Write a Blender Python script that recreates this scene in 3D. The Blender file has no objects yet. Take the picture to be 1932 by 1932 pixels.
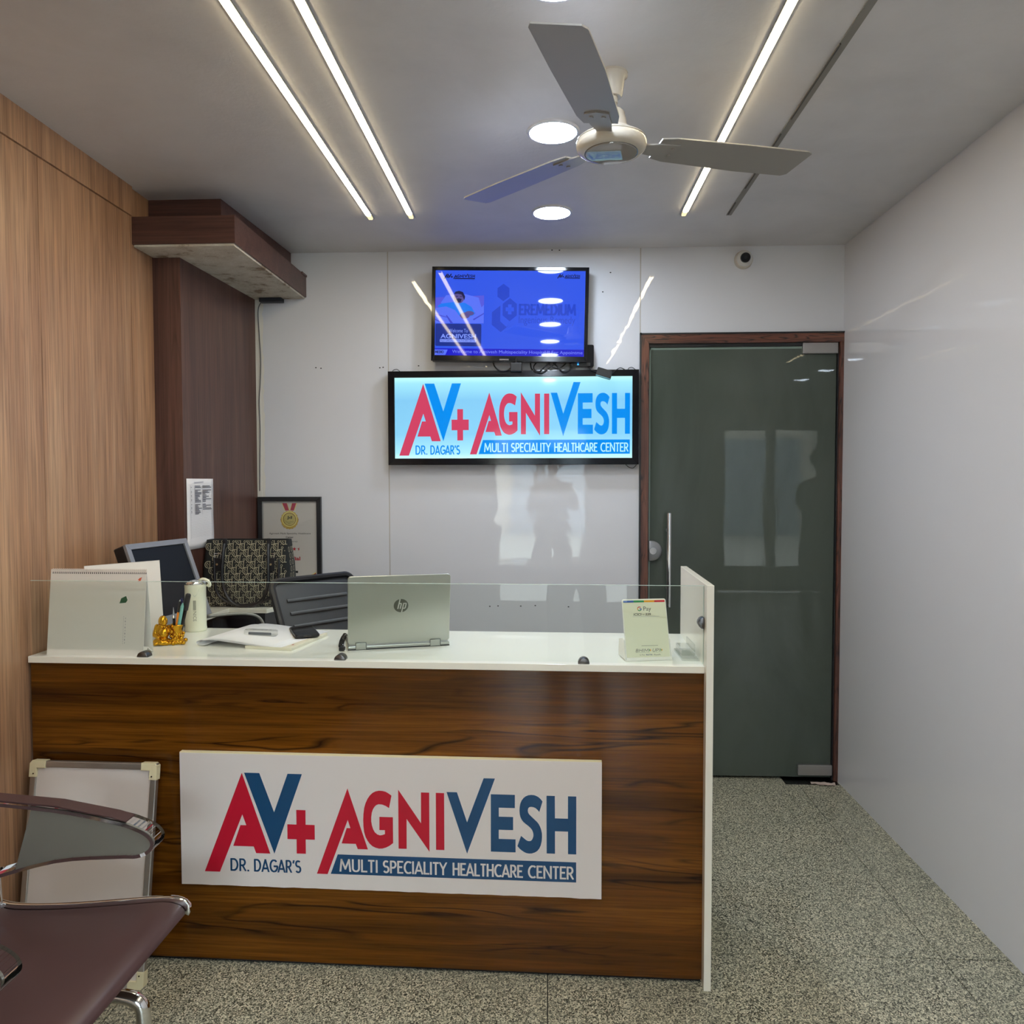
import bpy, bmesh, math, random
from mathutils import Vector, Matrix, Euler
random.seed(7)
S = bpy.context.scene
COL = S.collection
PI = math.pi

# ------------------------------------------------------------------ camera, sky, exposure
HC = 2.5336          # ceiling height
D = 3.6918           # back wall
XR = 1.3817          # right wall
XL = -1.56           # left wall
YF = -2.6            # shop front behind the camera
cam_d = bpy.data.cameras.new('camera'); cam = bpy.data.objects.new('camera', cam_d); COL.objects.link(cam)
cam_d.sensor_fit = 'HORIZONTAL'; cam_d.sensor_width = 36.0
cam_d.lens = 36.0 * 1449.65 / 1932.0
cam_d.clip_start = 0.02
yaw, pitch, roll = 0.0465, 0.0390, -0.0015
fw = Vector((-math.sin(yaw)*math.cos(pitch), math.cos(yaw)*math.cos(pitch), -math.sin(pitch)))
rt = Vector((math.cos(yaw), math.sin(yaw), 0)); up = rt.cross(fw)
r2 = rt*math.cos(roll) + up*math.sin(roll); u2 = up*math.cos(roll) - rt*math.sin(roll)
M = Matrix((r2, u2, -fw)).transposed().to_4x4(); M.translation = Vector((0, 0, 1.4313))
cam.matrix_world = M
S.camera = cam
S.view_settings.view_transform = 'Standard'; S.view_settings.look = 'None'
S.view_settings.exposure = 0.0; S.view_settings.gamma = 1.0; S.view_settings.use_curve_mapping = False
S.cycles.use_denoising = True
S.cycles.max_bounces = 10; S.cycles.transparent_max_bounces = 16
S.cycles.caustics_reflective = False; S.cycles.caustics_refractive = False
S.cycles.sample_clamp_indirect = 6.0
W = bpy.data.worlds.new('overcast_sky'); S.world = W; W.use_nodes = True
W.node_tree.nodes['Background'].inputs[0].default_value = (0.78, 0.89, 1.0, 1)
W.node_tree.nodes['Background'].inputs[1].default_value = 30.0
STRIP_E, DOWN_E = 34.0, 150.0

# ------------------------------------------------------------------ material helpers
def lin(c):
    return c/12.92 if c <= 0.04045 else ((c+0.055)/1.055)**2.4
def rgb(r, g, b): return (lin(r/255), lin(g/255), lin(b/255), 1)
def nt(m): return m.node_tree.nodes, m.node_tree.links
def mat(name, col, rough=0.5, metal=0.0, spec=0.5, coat=0.0, coat_rough=0.03, emit=None, es=0.0, trans=0.0, ior=1.5):
    m = bpy.data.materials.new(name); m.use_nodes = True
    b = m.node_tree.nodes['Principled BSDF']
    b.inputs['Base Color'].default_value = col
    b.inputs['Roughness'].default_value = rough
    b.inputs['Metallic'].default_value = metal
    b.inputs['Specular IOR Level'].default_value = spec
    b.inputs['Coat Weight'].default_value = coat
    b.inputs['Coat Roughness'].default_value = coat_rough
    b.inputs['Transmission Weight'].default_value = trans
    b.inputs['IOR'].default_value = ior
    if emit:
        b.inputs['Emission Color'].default_value = emit
        b.inputs['Emission Strength'].default_value = es
    return m
def N(m, kind, **kw):
    n = m.node_tree.nodes.new(kind)
    for k, v in kw.items():
        if k.startswith('i_'):
            key = k[2:].replace('_', ' ')
            n.inputs[key].default_value = v
        else: setattr(n, k, v)
    return n
def L(m, a, b): m.node_tree.links.new(a, b)
def bsdf(m): return m.node_tree.nodes['Principled BSDF']
def coords(m, scale, rot=(0, 0, 0), loc=(0, 0, 0)):
    tc = N(m, 'ShaderNodeTexCoord'); mp = N(m, 'ShaderNodeMapping')
    mp.inputs['Scale'].default_value = scale; mp.inputs['Rotation'].default_value = rot; mp.inputs['Location'].default_value = loc
    L(m, tc.outputs['Object'], mp.inputs['Vector'])
    return mp.outputs['Vector']
def ramp(m, fac, stops):
    r = N(m, 'ShaderNodeValToRGB'); e = r.color_ramp.elements
    while len(e) < len(stops): e.new(0.5)
    for i, (p, c) in enumerate(stops): e[i].position = p; e[i].color = c
    L(m, fac, r.inputs['Fac']); return r.outputs['Color']
def mix(m, fac, a, b, mode='MIX'):
    x = N(m, 'ShaderNodeMix', data_type='RGBA', blend_type=mode)
    if isinstance(fac, float): x.inputs[0].default_value = fac
    else: L(m, fac, x.inputs[0])
    for s, v in ((6, a), (7, b)):
        if isinstance(v, tuple): x.inputs[s].default_value = v
        else: L(m, v, x.inputs[s])
    return x.outputs[2]
def add_bump(m, height, dist, strength=1.0):
    b = N(m, 'ShaderNodeBump'); b.inputs['Distance'].default_value = dist; b.inputs['Strength'].default_value = strength
    L(m, height, b.inputs['Height']); L(m, b.outputs['Normal'], bsdf(m).inputs['Normal'])
def noise(m, vec, scale, detail=3.0, rough=0.5, dist=0.0):
    n = N(m, 'ShaderNodeTexNoise'); n.inputs['Scale'].default_value = scale; n.inputs['Detail'].default_value = detail
    n.inputs['Roughness'].default_value = rough; n.inputs['Distortion'].default_value = dist
    L(m, vec, n.inputs['Vector']); return n.outputs['Fac']

def wood(name, base, dark, light, vein, grain, rough, coat=0.0, veins=1.0, warp=1.0, spec=0.5, vs=1.0, gate0=0.44):
    """grain = axis (0 x, 1 y, 2 z) along which the fibres run"""
    m = mat(name, base, rough, coat=coat, spec=spec)
    st = [9.0, 9.0, 9.0]; st[grain] = 0.55
    v1 = coords(m, tuple(st))
    wv = noise(m, v1, 0.55*warp, 4, 0.55, 0.6)              # large figure
    st2 = [95.0, 95.0, 95.0]; st2[grain] = 2.2
    v2 = coords(m, tuple(st2)); fib = noise(m, v2, 1.6, 5, 0.6, 0.2)
    st3 = [22.0, 22.0, 22.0]; st3[grain] = 0.8
    v3 = coords(m, tuple(st3), loc=(3.1, 1.7, 5.3)); band = noise(m, v3, 0.7, 4, 0.55, 1.2)
    c = ramp(m, wv, [(0.32, dark), (0.46, base), (0.56, base), (0.70, light)])
    c = mix(m, 0.55, c, ramp(m, band, [(0.32, dark), (0.52, base), (0.72, light)]))
    c = mix(m, 0.5, c, ramp(m, fib, [(0.32, (0.30, 0.26, 0.22, 1)), (0.52, (1, 1, 1, 1)), (0.72, (1.5, 1.4, 1.2, 1))]), 'MULTIPLY')
    # thin dark veins: contour lines of a stretched noise
    st4 = [5.2*vs]*3; st4[grain] = 0.5*vs
    v4 = coords(m, tuple(st4), loc=(7.7, 2.2, 1.1)); vn = noise(m, v4, 1.15, 3, 0.5, 0.5)
    mm = N(m, 'ShaderNodeMath', operation='PINGPONG'); L(m, vn, mm.inputs[0]); mm.inputs[1].default_value = 0.052
    line = ramp(m, mm.outputs[0], [(0.0, (veins, veins, veins, 1)), (0.006, (veins*0.7,)*3+(1,)), (0.02, (0, 0, 0, 1))])
    gate = noise(m, v1, 1.3, 2, 0.5, 0.0)
    g2 = ramp(m, gate, [(gate0, (0, 0, 0, 1)), (gate0+0.12, (1, 1, 1, 1))])
    f = mix(m, 1.0, line, g2, 'MULTIPLY')
    c = mix(m, f, c, vein)
    L(m, c, bsdf(m).inputs['Base Color'])
    add_bump(m, fib, 0.0006, 0.35)
    return m

# ------------------------------------------------------------------ mesh helpers
def link(o, parent=None):
    COL.objects.link(o)
    if parent is not None: o.parent = parent
    return o
def build(name, bm, m, parent=None, smooth=False, kind=None, label=None, loc=None, rot=None):
    me = bpy.data.meshes.new(name)
    bmesh.ops.recalc_face_normals(bm, faces=bm.faces) if smooth != 'keep' else None
    bm.to_mesh(me); bm.free()
    ms = m if isinstance(m, (list, tuple)) else [m]
    for x in ms: me.materials.append(x)
    if smooth:
        for p in me.polygons: p.use_smooth = True
        try: me.set_sharp_from_angle(angle=math.radians(38))
        except Exception: pass
    o = bpy.data.objects.new(name, me); link(o, parent)
    if kind: o['kind'] = kind
    if label: o['label'] = label
    if loc: o.location = loc
    if rot: o.rotation_euler = rot
    return o
def thing(name, label, cat, loc=(0, 0, 0), rot=(0, 0, 0), group=None, kind=None):
    o = bpy.data.objects.new(name, None); o.empty_display_size = 0.05; COL.objects.link(o)
    o.location = loc; o.rotation_euler = rot
    if label: o['label'] = label
    if cat: o['category'] = cat
    if group: o['group'] = group
    if kind: o['kind'] = kind
    return o
def tag(o, label, cat, group=None):
    o['label'] = label; o['category'] = cat
    if group: o['group'] = group
    return o
def B(): return bmesh.new()
def box(bm, x0, x1, y0, y1, z0, z1, bev=0.0, mi=0, seg=2):
    t = bmesh.new()
    bmesh.ops.create_cube(t, size=1.0)
    for v in t.verts:
        v.co = Vector(((x0+x1)/2+v.co.x*(x1-x0), (y0+y1)/2+v.co.y*(y1-y0), (z0+z1)/2+v.co.z*(z1-z0)))
    if bev: bmesh.ops.bevel(t, geom=t.edges[:], offset=bev, segments=seg, profile=0.5, affect='EDGES')
    for f in t.faces: f.material_index = mi
    merge(bm, t); return bm
def merge(bm, t, mx=None):
    if mx is not None: bmesh.ops.transform(t, matrix=mx, verts=t.verts)
    me = bpy.data.meshes.new('tmp'); t.to_mesh(me); t.free()
    bm.from_mesh(me); bpy.data.meshes.remove(me)
def prism(bm, pts, axis, a, b, mi=0, bev=0.0):
    """extrude a 2D polygon; axis 'y': pts are (x,z); 'x': (y,z); 'z': (x,y)"""
    def P(p, t):
        if axis == 'y': return (p[0], t, p[1])
        if axis == 'x': return (t, p[0], p[1])
        return (p[0], p[1], t)
    t = bmesh.new()
    va = [t.verts.new(P(p, a)) for p in pts]; vb = [t.verts.new(P(p, b)) for p in pts]
    n = len(pts)
    f1 = t.faces.new(va); f2 = t.faces.new(vb[::-1])
    for i in range(n): t.faces.new((va[i], vb[i], vb[(i+1) % n], va[(i+1) % n]))
    bmesh.ops.recalc_face_normals(t, faces=t.faces)
    if bev:
        es = [e for e in t.edges if (e.verts[0] in va and e.verts[1] in va) or (e.verts[0] in vb and e.verts[1] in vb)]
        bmesh.ops.bevel(t, geom=es, offset=bev, segments=2, profile=0.5, affect='EDGES')
    for f in t.faces: f.material_index = mi
    merge(bm, t); return bm
def flat(bm, pts, axis, a, mi=0):
    def P(p):
        if axis == 'y': return (p[0], a, p[1])
        if axis == 'x': return (a, p[0], p[1])
        return (p[0], p[1], a)
    f = bm.faces.new([bm.verts.new(P(p)) for p in pts]); f.material_index = mi; return f
def lathe(bm, prof, seg=32, cx=0, cy=0, mi=0, cap=True):
    rings = []
    for r, z in prof:
        rings.append([bm.verts.new((cx+r*math.cos(2*PI*i/seg), cy+r*math.sin(2*PI*i/seg), z)) for i in range(seg)])
    for a, b in zip(rings, rings[1:]):
        for i in range(seg):
            f = bm.faces.new((a[i], a[(i+1) % seg], b[(i+1) % seg], b[i])); f.material_index = mi
    if cap:
        for r in (rings[0], rings[-1]):
            f = bm.faces.new(r); f.material_index = mi
    return bm
def cyl(bm, p0, p1, r0, r1=None, seg=16, mi=0):
    r1 = r0 if r1 is None else r1
    p0 = Vector(p0); p1 = Vector(p1); d = (p1-p0); l = d.length
    t = bmesh.new(); lathe(t, [(r0, 0), (r1, l)], seg)
    for f in t.faces: f.material_index = mi
    q = Vector((0, 0, 1)).rotation_difference(d.normalized()).to_matrix().to_4x4(); q.translation = p0
    merge(bm, t, q); return bm
def tube(bm, pts, r, seg=8, mi=0, closed=False, cap=True):
    pts = [Vector(p) for p in pts]; n = len(pts); rings = []
    prev = None
    for i, p in enumerate(pts):
        if closed: d = (pts[(i+1) % n]-pts[i-1]).normalized()
        else: d = (pts[min(i+1, n-1)]-pts[max(i-1, 0)]).normalized()
        if prev is None:
            a = d.orthogonal().normalized()
        else:
            a = prev - d*prev.dot(d)
            a = a.normalized() if a.length > 1e-6 else d.orthogonal().normalized()
        prev = a; b = d.cross(a)
        rr = r[i] if isinstance(r, (list, tuple)) else r
        rings.append([bm.verts.new(p+a*rr*math.cos(2*PI*k/seg)+b*rr*math.sin(2*PI*k/seg)) for k in range(seg)])
    prs = list(zip(rings, rings[1:]))
    if closed: prs.append((rings[-1], rings[0]))
    for a, b in prs:
        for k in range(seg):
            f = bm.faces.new((a[k], a[(k+1) % seg], b[(k+1) % seg], b[k])); f.material_index = mi
    if cap and not closed:
        for q in (rings[0], rings[-1]):
            f = bm.faces.new(q); f.material_index = mi
    return bm
def smoothpath(pts, k=6):
    """Catmull-Rom"""
    pts = [Vector(p) for p in pts]; out = []
    for i in range(len(pts)-1):
        p0 = pts[max(i-1, 0)]; p1 = pts[i]; p2 = pts[i+1]; p3 = pts[min(i+2, len(pts)-1)]
        for j in range(k):
            t = j/k
            out.append(0.5*((2*p1)+(p2-p0)*t+(2*p0-5*p1+4*p2-p3)*t*t+(3*p1-p0-3*p2+p3)*t**3))
    out.append(pts[-1]); return out
def rrect(x0, x1, z0, z1, r, k=5, corners=(1, 1, 1, 1)):
    out = []
    for (cx, cz, a0, on, px, pz) in ((x1-r, z1-r, 0, corners[1], x1, z1), (x0+r, z1-r, 90, corners[0], x0, z1), (x0+r, z0+r, 180, corners[2], x0, z0), (x1-r, z0+r, 270, corners[3], x1, z0)):
        if on: out += [(cx+r*math.cos(math.radians(a0+90*i/k)), cz+r*math.sin(math.radians(a0+90*i/k))) for i in range(k+1)]
        else: out.append((px, pz))
    return out
_tc = {}
def text_geo(body, bold=0.0, shear=0.0):
    key = (body, bold, shear)
    if key in _tc: return _tc[key]
    cu = bpy.data.curves.new('t', 'FONT'); cu.body = body; cu.offset = bold; cu.shear = shear; cu.resolution_u = 4
    cu.fill_mode = 'FRONT' if hasattr(cu, 'fill_mode') else 'NONE'
    o = bpy.data.objects.new('t', cu); COL.objects.link(o)
    dg = bpy.context.evaluated_depsgraph_get(); dg.update()
    me = o.evaluated_get(dg).to_mesh()
    vs = [v.co.copy() for v in me.vertices]; fs = [tuple(p.vertices) for p in me.polygons]
    o.evaluated_get(dg).to_mesh_clear()
    bpy.data.objects.remove(o); bpy.data.curves.remove(cu)
    x0 = min(v.x for v in vs); x1 = max(v.x for v in vs); y0 = min(v.y for v in vs); y1 = max(v.y for v in vs)
    _tc[key] = ([((v.x-x0), (v.y-y0)) for v in vs], fs, x1-x0, y1-y0)
    return _tc[key]
def text(bm, body, x, z, w, h, fn, bold=0.0, mi=0, shear=0.0):
    """fit body into the box (x,z,w,h); fn maps (u,v)->3D. h None keeps the proportion"""
    vs, fs, tw, th = text_geo(body, bold, shear)
    sx = w/tw; sz = (h/th) if h else sx
    vv = [bm.verts.new(fn(x+a*sx, z+b*sz)) for a, b in vs]
    for f in fs:
        try:
            q = bm.faces.new([vv[i] for i in f]); q.material_index = mi
        except ValueError: pass
def bar(bm, x0, x1, z0, z1, fn, mi=0):
    q = bm.faces.new([bm.verts.new(fn(*p)) for p in ((x0, z0), (x1, z0), (x1, z1), (x0, z1))]); q.material_index = mi
def poly(bm, pts, fn, mi=0):
    q = bm.faces.new([bm.verts.new(fn(*p)) for p in pts]); q.material_index = mi
def disc(bm, cx, cz, r, fn, mi=0, k=28, rz=None, a0=0, a1=360):
    n = k if a1-a0 == 360 else k+1
    poly(bm, [(cx+r*math.cos(math.radians(a0+(a1-a0)*i/k)), cz+(rz or r)*math.sin(math.radians(a0+(a1-a0)*i/k))) for i in range(n)], fn, mi)
def ring(bm, cx, cz, r0, r1, fn, mi=0, k=28, a0=0, a1=360):
    for i in range(k):
        t0 = math.radians(a0+(a1-a0)*i/k); t1 = math.radians(a0+(a1-a0)*(i+1)/k)
        poly(bm, [(cx+r0*math.cos(t0), cz+r0*math.sin(t0)), (cx+r1*math.cos(t0), cz+r1*math.sin(t0)), (cx+r1*math.cos(t1), cz+r1*math.sin(t1)), (cx+r0*math.cos(t1), cz+r0*math.sin(t1))], fn, mi)

# ------------------------------------------------------------------ materials
def wallmat(name, col, rough, amp):
    m = mat(name, col, rough)
    v = coords(m, (1, 1, 1)); n = noise(m, v, 5.0, 3, 0.5, 0.3)
    add_bump(m, n, amp, 1.0)
    return m
M_panel = wallmat('white gloss laminate', rgb(210, 211, 217), 0.012, 0.0008)
M_rwall = wallmat('grey white gloss laminate', rgb(210, 209, 213), 0.012, 0.0004)
M_seam = mat('panel seam', rgb(178, 172, 164), 0.6)
M_caulk = mat('rough white caulk', rgb(215, 212, 205), 0.9)
def ceiling_mat():
    m = mat('painted ceiling', rgb(200, 198, 195), 0.42, spec=0.35)
    v = coords(m, (1, 1, 1)); n = noise(m, v, 2.2, 5, 0.6, 0.4); n2 = noise(m, v, 60, 3, 0.6)
    c = ramp(m, n, [(0.3, rgb(198, 195, 196)), (0.7, rgb(213, 210, 211))])
    L(m, c, bsdf(m).inputs['Base Color']); add_bump(m, n2, 0.0012, 0.5); return m
M_ceil = ceiling_mat()
def granite_mat():
    m = mat('speckled grey green granite', rgb(120, 120, 108), 0.33, spec=0.5)
    v = coords(m, (1, 1, 1))
    vo = N(m, 'ShaderNodeTexVoronoi'); vo.inputs['Scale'].default_value = 300; vo.inputs['Randomness'].default_value = 1.0
    L(m, v, vo.inputs['Vector'])
    bw = N(m, 'ShaderNodeRGBToBW'); L(m, vo.outputs['Color'], bw.inputs['Color'])
    c1 = ramp(m, bw.outputs[0], [(0.18, rgb(46, 47, 40)), (0.36, rgb(112, 111, 97)), (0.56, rgb(164, 161, 142)), (0.80, rgb(222, 216, 194))])
    n1 = noise(m, v, 420, 4, 0.7); c2 = ramp(m, n1, [(0.36, (0.45, 0.45, 0.42, 1)), (0.5, (1, 1, 1, 1)), (0.66, (1.35, 1.33, 1.25, 1))])
    c = mix(m, 0.8, c1, c2, 'MULTIPLY')
    n2 = noise(m, v, 3.0, 3, 0.5); c3 = ramp(m, n2, [(0.3, (0.86, 0.88, 0.86, 1)), (0.7, (1.05, 1.04, 1.0, 1))])
    c = mix(m, 1.0, c, c3, 'MULTIPLY')
    L(m, c, bsdf(m).inputs['Base Color']); add_bump(m, n1, 0.0008, 0.4)
    return m
M_granite = granite_mat()
M_grout = mat('dark tile joint', rgb(52, 50, 44), 0.9)
M_walnut = wood('glossy walnut laminate', rgb(100, 58, 14), rgb(60, 32, 8), rgb(136, 84, 26), rgb(26, 13, 5), 0, 0.07, coat=0.0, spec=0.26, veins=0.9, vs=1.5, gate0=0.46)
M_maho = wood('dark mahogany veneer', rgb(84, 56, 49), rgb(64, 38, 33), rgb(104, 74, 64), rgb(44, 26, 24), 2, 0.38, veins=0.35)
M_mahoh = wood('dark mahogany veneer crosswise', rgb(80, 52, 46), rgb(60, 35, 31), rgb(100, 70, 60), rgb(44, 26, 24), 0, 0.38, veins=0.25)
M_teak = wood('pale teak veneer', rgb(168, 128, 98), rgb(138, 100, 74), rgb(194, 158, 126), rgb(104, 72, 52), 2, 0.34, veins=0.3)
M_rose = wood('rosewood veneer upright', rgb(104, 62, 48), rgb(58, 34, 30), rgb(130, 82, 62), rgb(20, 12, 12), 2, 0.3, veins=1.0, warp=2.5, vs=4.0, gate0=0.30)
M_roseh = wood('rosewood veneer crosswise', rgb(104, 62, 48), rgb(58, 34, 30), rgb(130, 82, 62), rgb(20, 12, 12), 0, 0.3, veins=1.0, warp=2.5, vs=4.0, gate0=0.30)
M_white = mat('cream white laminate', rgb(238, 234, 220), 0.14)
M_worktop = mat('gloss white worktop', rgb(236, 236, 228), 0.06)
M_black = mat('satin black', rgb(22, 22, 26), 0.4)
M_blackg = mat('gloss black plastic', rgb(14, 14, 18), 0.10, spec=0.3)
M_blackm = mat('matt black', rgb(20, 20, 23), 0.75)
M_chrome = mat('chrome', (0.86, 0.86, 0.86, 1), 0.08, 1.0)
M_steel = mat('brushed steel', (0.55, 0.55, 0.56, 1), 0.28, 1.0)
M_dsteel = mat('dark nickel', (0.16, 0.15, 0.15, 1), 0.25, 1.0)
M_alu = mat('dull aluminium', (0.5, 0.49, 0.46, 1), 0.38, 0.9)
M_paper = mat('white paper', rgb(236, 234, 236), 0.75)
M_ink = mat('black print', rgb(30, 30, 34), 0.6)
M_grey = mat('grey print', rgb(150, 150, 156), 0.7)
M_red = mat('crimson vinyl', rgb(190, 10, 44), 0.4)
M_blue = mat('deep blue vinyl', rgb(12, 68, 110), 0.4)
M_signw = mat('white sign board', rgb(226, 218, 214), 0.35)
M_signe = mat('cream board edge', rgb(236, 226, 186), 0.5)
M_fan = mat('ivory enamel', rgb(196, 188, 176), 0.16)
M_blade = mat('grey ivory blade', rgb(150, 146, 142), 0.3)
M_gold = mat('gilded resin', rgb(212, 158, 36), 0.22, 0.85)
M_strip = mat('warm led diffuser', rgb(255, 240, 200), 0.4, emit=(1.0, 0.84, 0.52, 1), es=STRIP_E)
M_stripend = mat('glowing led tail', rgb(255, 240, 190), 0.3, emit=(1.0, 0.80, 0.42, 1), es=1.1)
M_down = mat('cool downlight diffuser', rgb(240, 245, 255), 0.4, emit=(0.74, 0.86, 1.0, 1), es=DOWN_E)
M_rim = mat('white lamp rim', rgb(205, 205, 212), 0.35)
def thin_glass(name, tint, fres=1.45, amt=1.0):
    m = bpy.data.materials.new(name); m.use_nodes = True
    n, l = nt(m); n.remove(n['Principled BSDF']); out = n['Material Output']
    t = n.new('ShaderNodeBsdfTransparent'); t.inputs[0].default_value = tint
    g = n.new('ShaderNodeBsdfGlossy'); g.inputs['Roughness'].default_value = 0.0
    f = n.new('ShaderNodeFresnel'); f.inputs[0].default_value = fres
    x = n.new('ShaderNodeMixShader'); ge = n.new('ShaderNodeNewGeometry'); iv = n.new('ShaderNodeMath'); iv.operation = 'SUBTRACT'; iv.inputs[0].default_value = 1.0; l.new(ge.outputs['Backfacing'], iv.inputs[1])
    mu = n.new('ShaderNodeMath'); mu.operation = 'MULTIPLY'; l.new(f.outputs[0], mu.inputs[0]); l.new(iv.outputs[0], mu.inputs[1])
    l.new(mu.outputs[0], x.inputs[0]); l.new(t.outputs[0], x.inputs[1]); l.new(g.outputs[0], x.inputs[2])
    l.new(x.outputs[0], out.inputs[0]); return m
M_glass = thin_glass('clear thin glass', (0.955, 0.975, 0.96, 1))
M_acrylic = thin_glass('clear acrylic', (0.90, 0.91, 0.90, 1), 1.5)
M_glassedge = mat('pale green glass edge', rgb(190, 206, 196), 0.15)
def door_glass():
    m = mat('dark green frosted glass', (0.05, 0.065, 0.052, 1), 0.016, spec=0.40)
    v = coords(m, (1.6, 1.0, 0.5)); n = noise(m, v, 2.2, 5, 0.6, 0.8)
    L(m, ramp(m, n, [(0.35, (0.056, 0.070, 0.056, 1)), (0.65, (0.074, 0.090, 0.074, 1))]), bsdf(m).inputs['Base Color'])
    return m
M_doorglass = door_glass()

# ------------------------------------------------------------------ setting
def struct(name, bm, m, parent=None, smooth=False):
    o = build(name, bm, m, parent, smooth)
    if parent is None: o['kind'] = 'structure'
    return o
# floor: granite slabs on a dark bed
fl = struct('floor', box(B(), XL-0.1, XR+0.1, YF, D+1.7, -0.08, -0.004), M_grout)
ys = [-2.6, -0.05, 1.129, 2.3076, 3.70, 5.35]
for j in range(5):
    xs = {0: [-1.62, -0.59, 0.59, 1.45], 1: [-1.62, -1.18, 0.0, 1.18, 1.45], 2: [-1.62, -1.18, 0.0, 1.18, 1.45], 3: [-1.62, -1.18, 0.0, 1.1825, 1.45], 4: [-1.62, 0.0, 1.1825, 1.45]}[j]
    for a, b in zip(xs, xs[1:]):
        build('tile', box(B(), a+0.0016, b-0.0016, ys[j]+0.0016, ys[j+1]-0.0016, -0.02, 0.0), M_granite, fl)
ce = struct('ceiling', box(B(), XL-0.1, XR+0.1, YF, D+0.1, HC, HC+0.1), M_ceil)
# back wall: backing with the door opening, laminate panels in front
DX0, DX1, DZ = 0.4374, XR, 2.131
bk = B(); box(bk, XL-0.1, DX0, D+0.012, D+0.12, 0, HC); box(bk, DX0, XR+0.1, D+0.012, D+0.12, DZ, HC)
wb = struct('wall_back', bk, M_seam)
build('wall_panel', box(B(), XL, -0.7690, D, D+0.012, 0, HC), M_panel, wb)
build('wall_panel', box(B(), -0.7642, DX0-0.0028, D+0.0005, D+0.0125, 0, HC), M_panel, wb)
build('wall_panel', prism(B(), [(DX0+0.0022, D-0.001), (XR, D+0.0012), (XR, D+0.012), (DX0+0.0022, D+0.012)], 'z', DZ+0.001, HC), M_panel, wb)
build('seam_strip', box(B(), -0.7690, -0.7642, D+0.002, D+0.013, 0, HC), M_seam, wb)
build('seam_strip', box(B(), DX0-0.0028, DX0+0.0022, D+0.002, D+0.013, DZ, HC), M_seam, wb)
# small dowel holes left in the laminate
hb = B()
for (x, z) in ((-1.12, 1.985), (-1.095, 1.982), (-0.808, 1.982), (-0.792, 1.984), (-0.62, 1.99), (0.296, 2.42), (0.26, 2.33), (0.055, 2.528), (0.02, 2.529), (-0.28, 0.83), (-0.24, 0.832), (-0.13, 0.832), (-0.06, 0.835), (0.10, 0.83)):
    disc(hb, x, z, 0.0042, lambda u, v: (u, D-0.0006, v), k=8, rz=0.0028)
build('dowel_holes', hb, M_ink, wb, kind='stuff')
cz = B(); box(cz, -1.4145, -1.392, D-0.003, D+0.001, 0.92, 2.315)
t = bmesh.new(); bmesh.ops.create_grid(t, x_segments=1, y_segments=60, size=0.5); 
for v in t.verts:
    v.co = Vector((-1.392+(v.co.x+0.5)*(0.010+0.010*random.random()), D-0.0012, 0.92+(v.co.y+0.5)*1.395))
merge(cz, t); build('caulk_bead', cz, M_caulk, wb)
wr = struct('wall_right', box(B(), XR, XR+0.1, YF, D+0.12, 0, HC), M_rwall)
wl = struct('wall_left', box(B(), XL-0.1, XL, YF, D+0.12, 0, HC), M_teak)
def wallboards():
    y = 2.99
    for i, w in enumerate((0.16, 0.52, 0.6, 0.6, 0.6, 0.6, 0.6, 0.6, 0.6)):
        build('veneer_board', box(B(), XL, XL+0.006, y-w+0.001, y-0.001, 0, HC-0.11), M_teak, wl); y -= w
wallboards()
build('veneer_rail', box(B(), XL, XL+0.012, YF+0.1, 2.84, HC-0.108, HC), M_teak, wl)
# column in the corner, dark veneer
cb = B(); prism(cb, [(XL-0.05, 2.99), (-1.444, 2.99), (-1.4145, D+0.001), (XL-0.05, D+0.001)], 'z', 0, HC)
struct('column', cb, M_maho)
# boxed beam: upper casing, lower casing with raw plaster underside
def soffit():
    p = struct('trim_1', prism(B(), [(XL-0.05, 2.978), (-1.2706, 2.978), (-1.2361, D), (XL-0.05, D)], 'z', 2.424, HC), M_mahoh)
    p['label'] = 'dark boxed beam under the ceiling at the column'
    q = B(); box(q, XL-0.06, -1.1628, 2.843, D, 2.322, 2.424)
    build('lower_casing', q, M_mahoh, p)
    m = mat('raw plaster', rgb(186, 178, 162), 0.9); v = coords(m, (1, 1, 1)); n = noise(m, v, 9, 6, 0.7); n2 = noise(m, v, 45, 4, 0.7)
    L(m, ramp(m, n, [(0.36, rgb(128, 112, 92)), (0.46, rgb(186, 178, 164)), (0.7, rgb(206, 202, 192))]), bsdf(m).inputs['Base Color']); add_bump(m, n2, 0.006, 0.8)
    q = B(); box(q, XL+0.01, -1.1700, 2.850, D-0.002, 2.314, 2.322); build('plaster_underside', q, m, p)
    q = B(); box(q, -1.1628, -1.158, 3.62, D, 2.418, 2.427); build('loose_veneer_lip', q, M_mahoh, p)
soffit()
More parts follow.
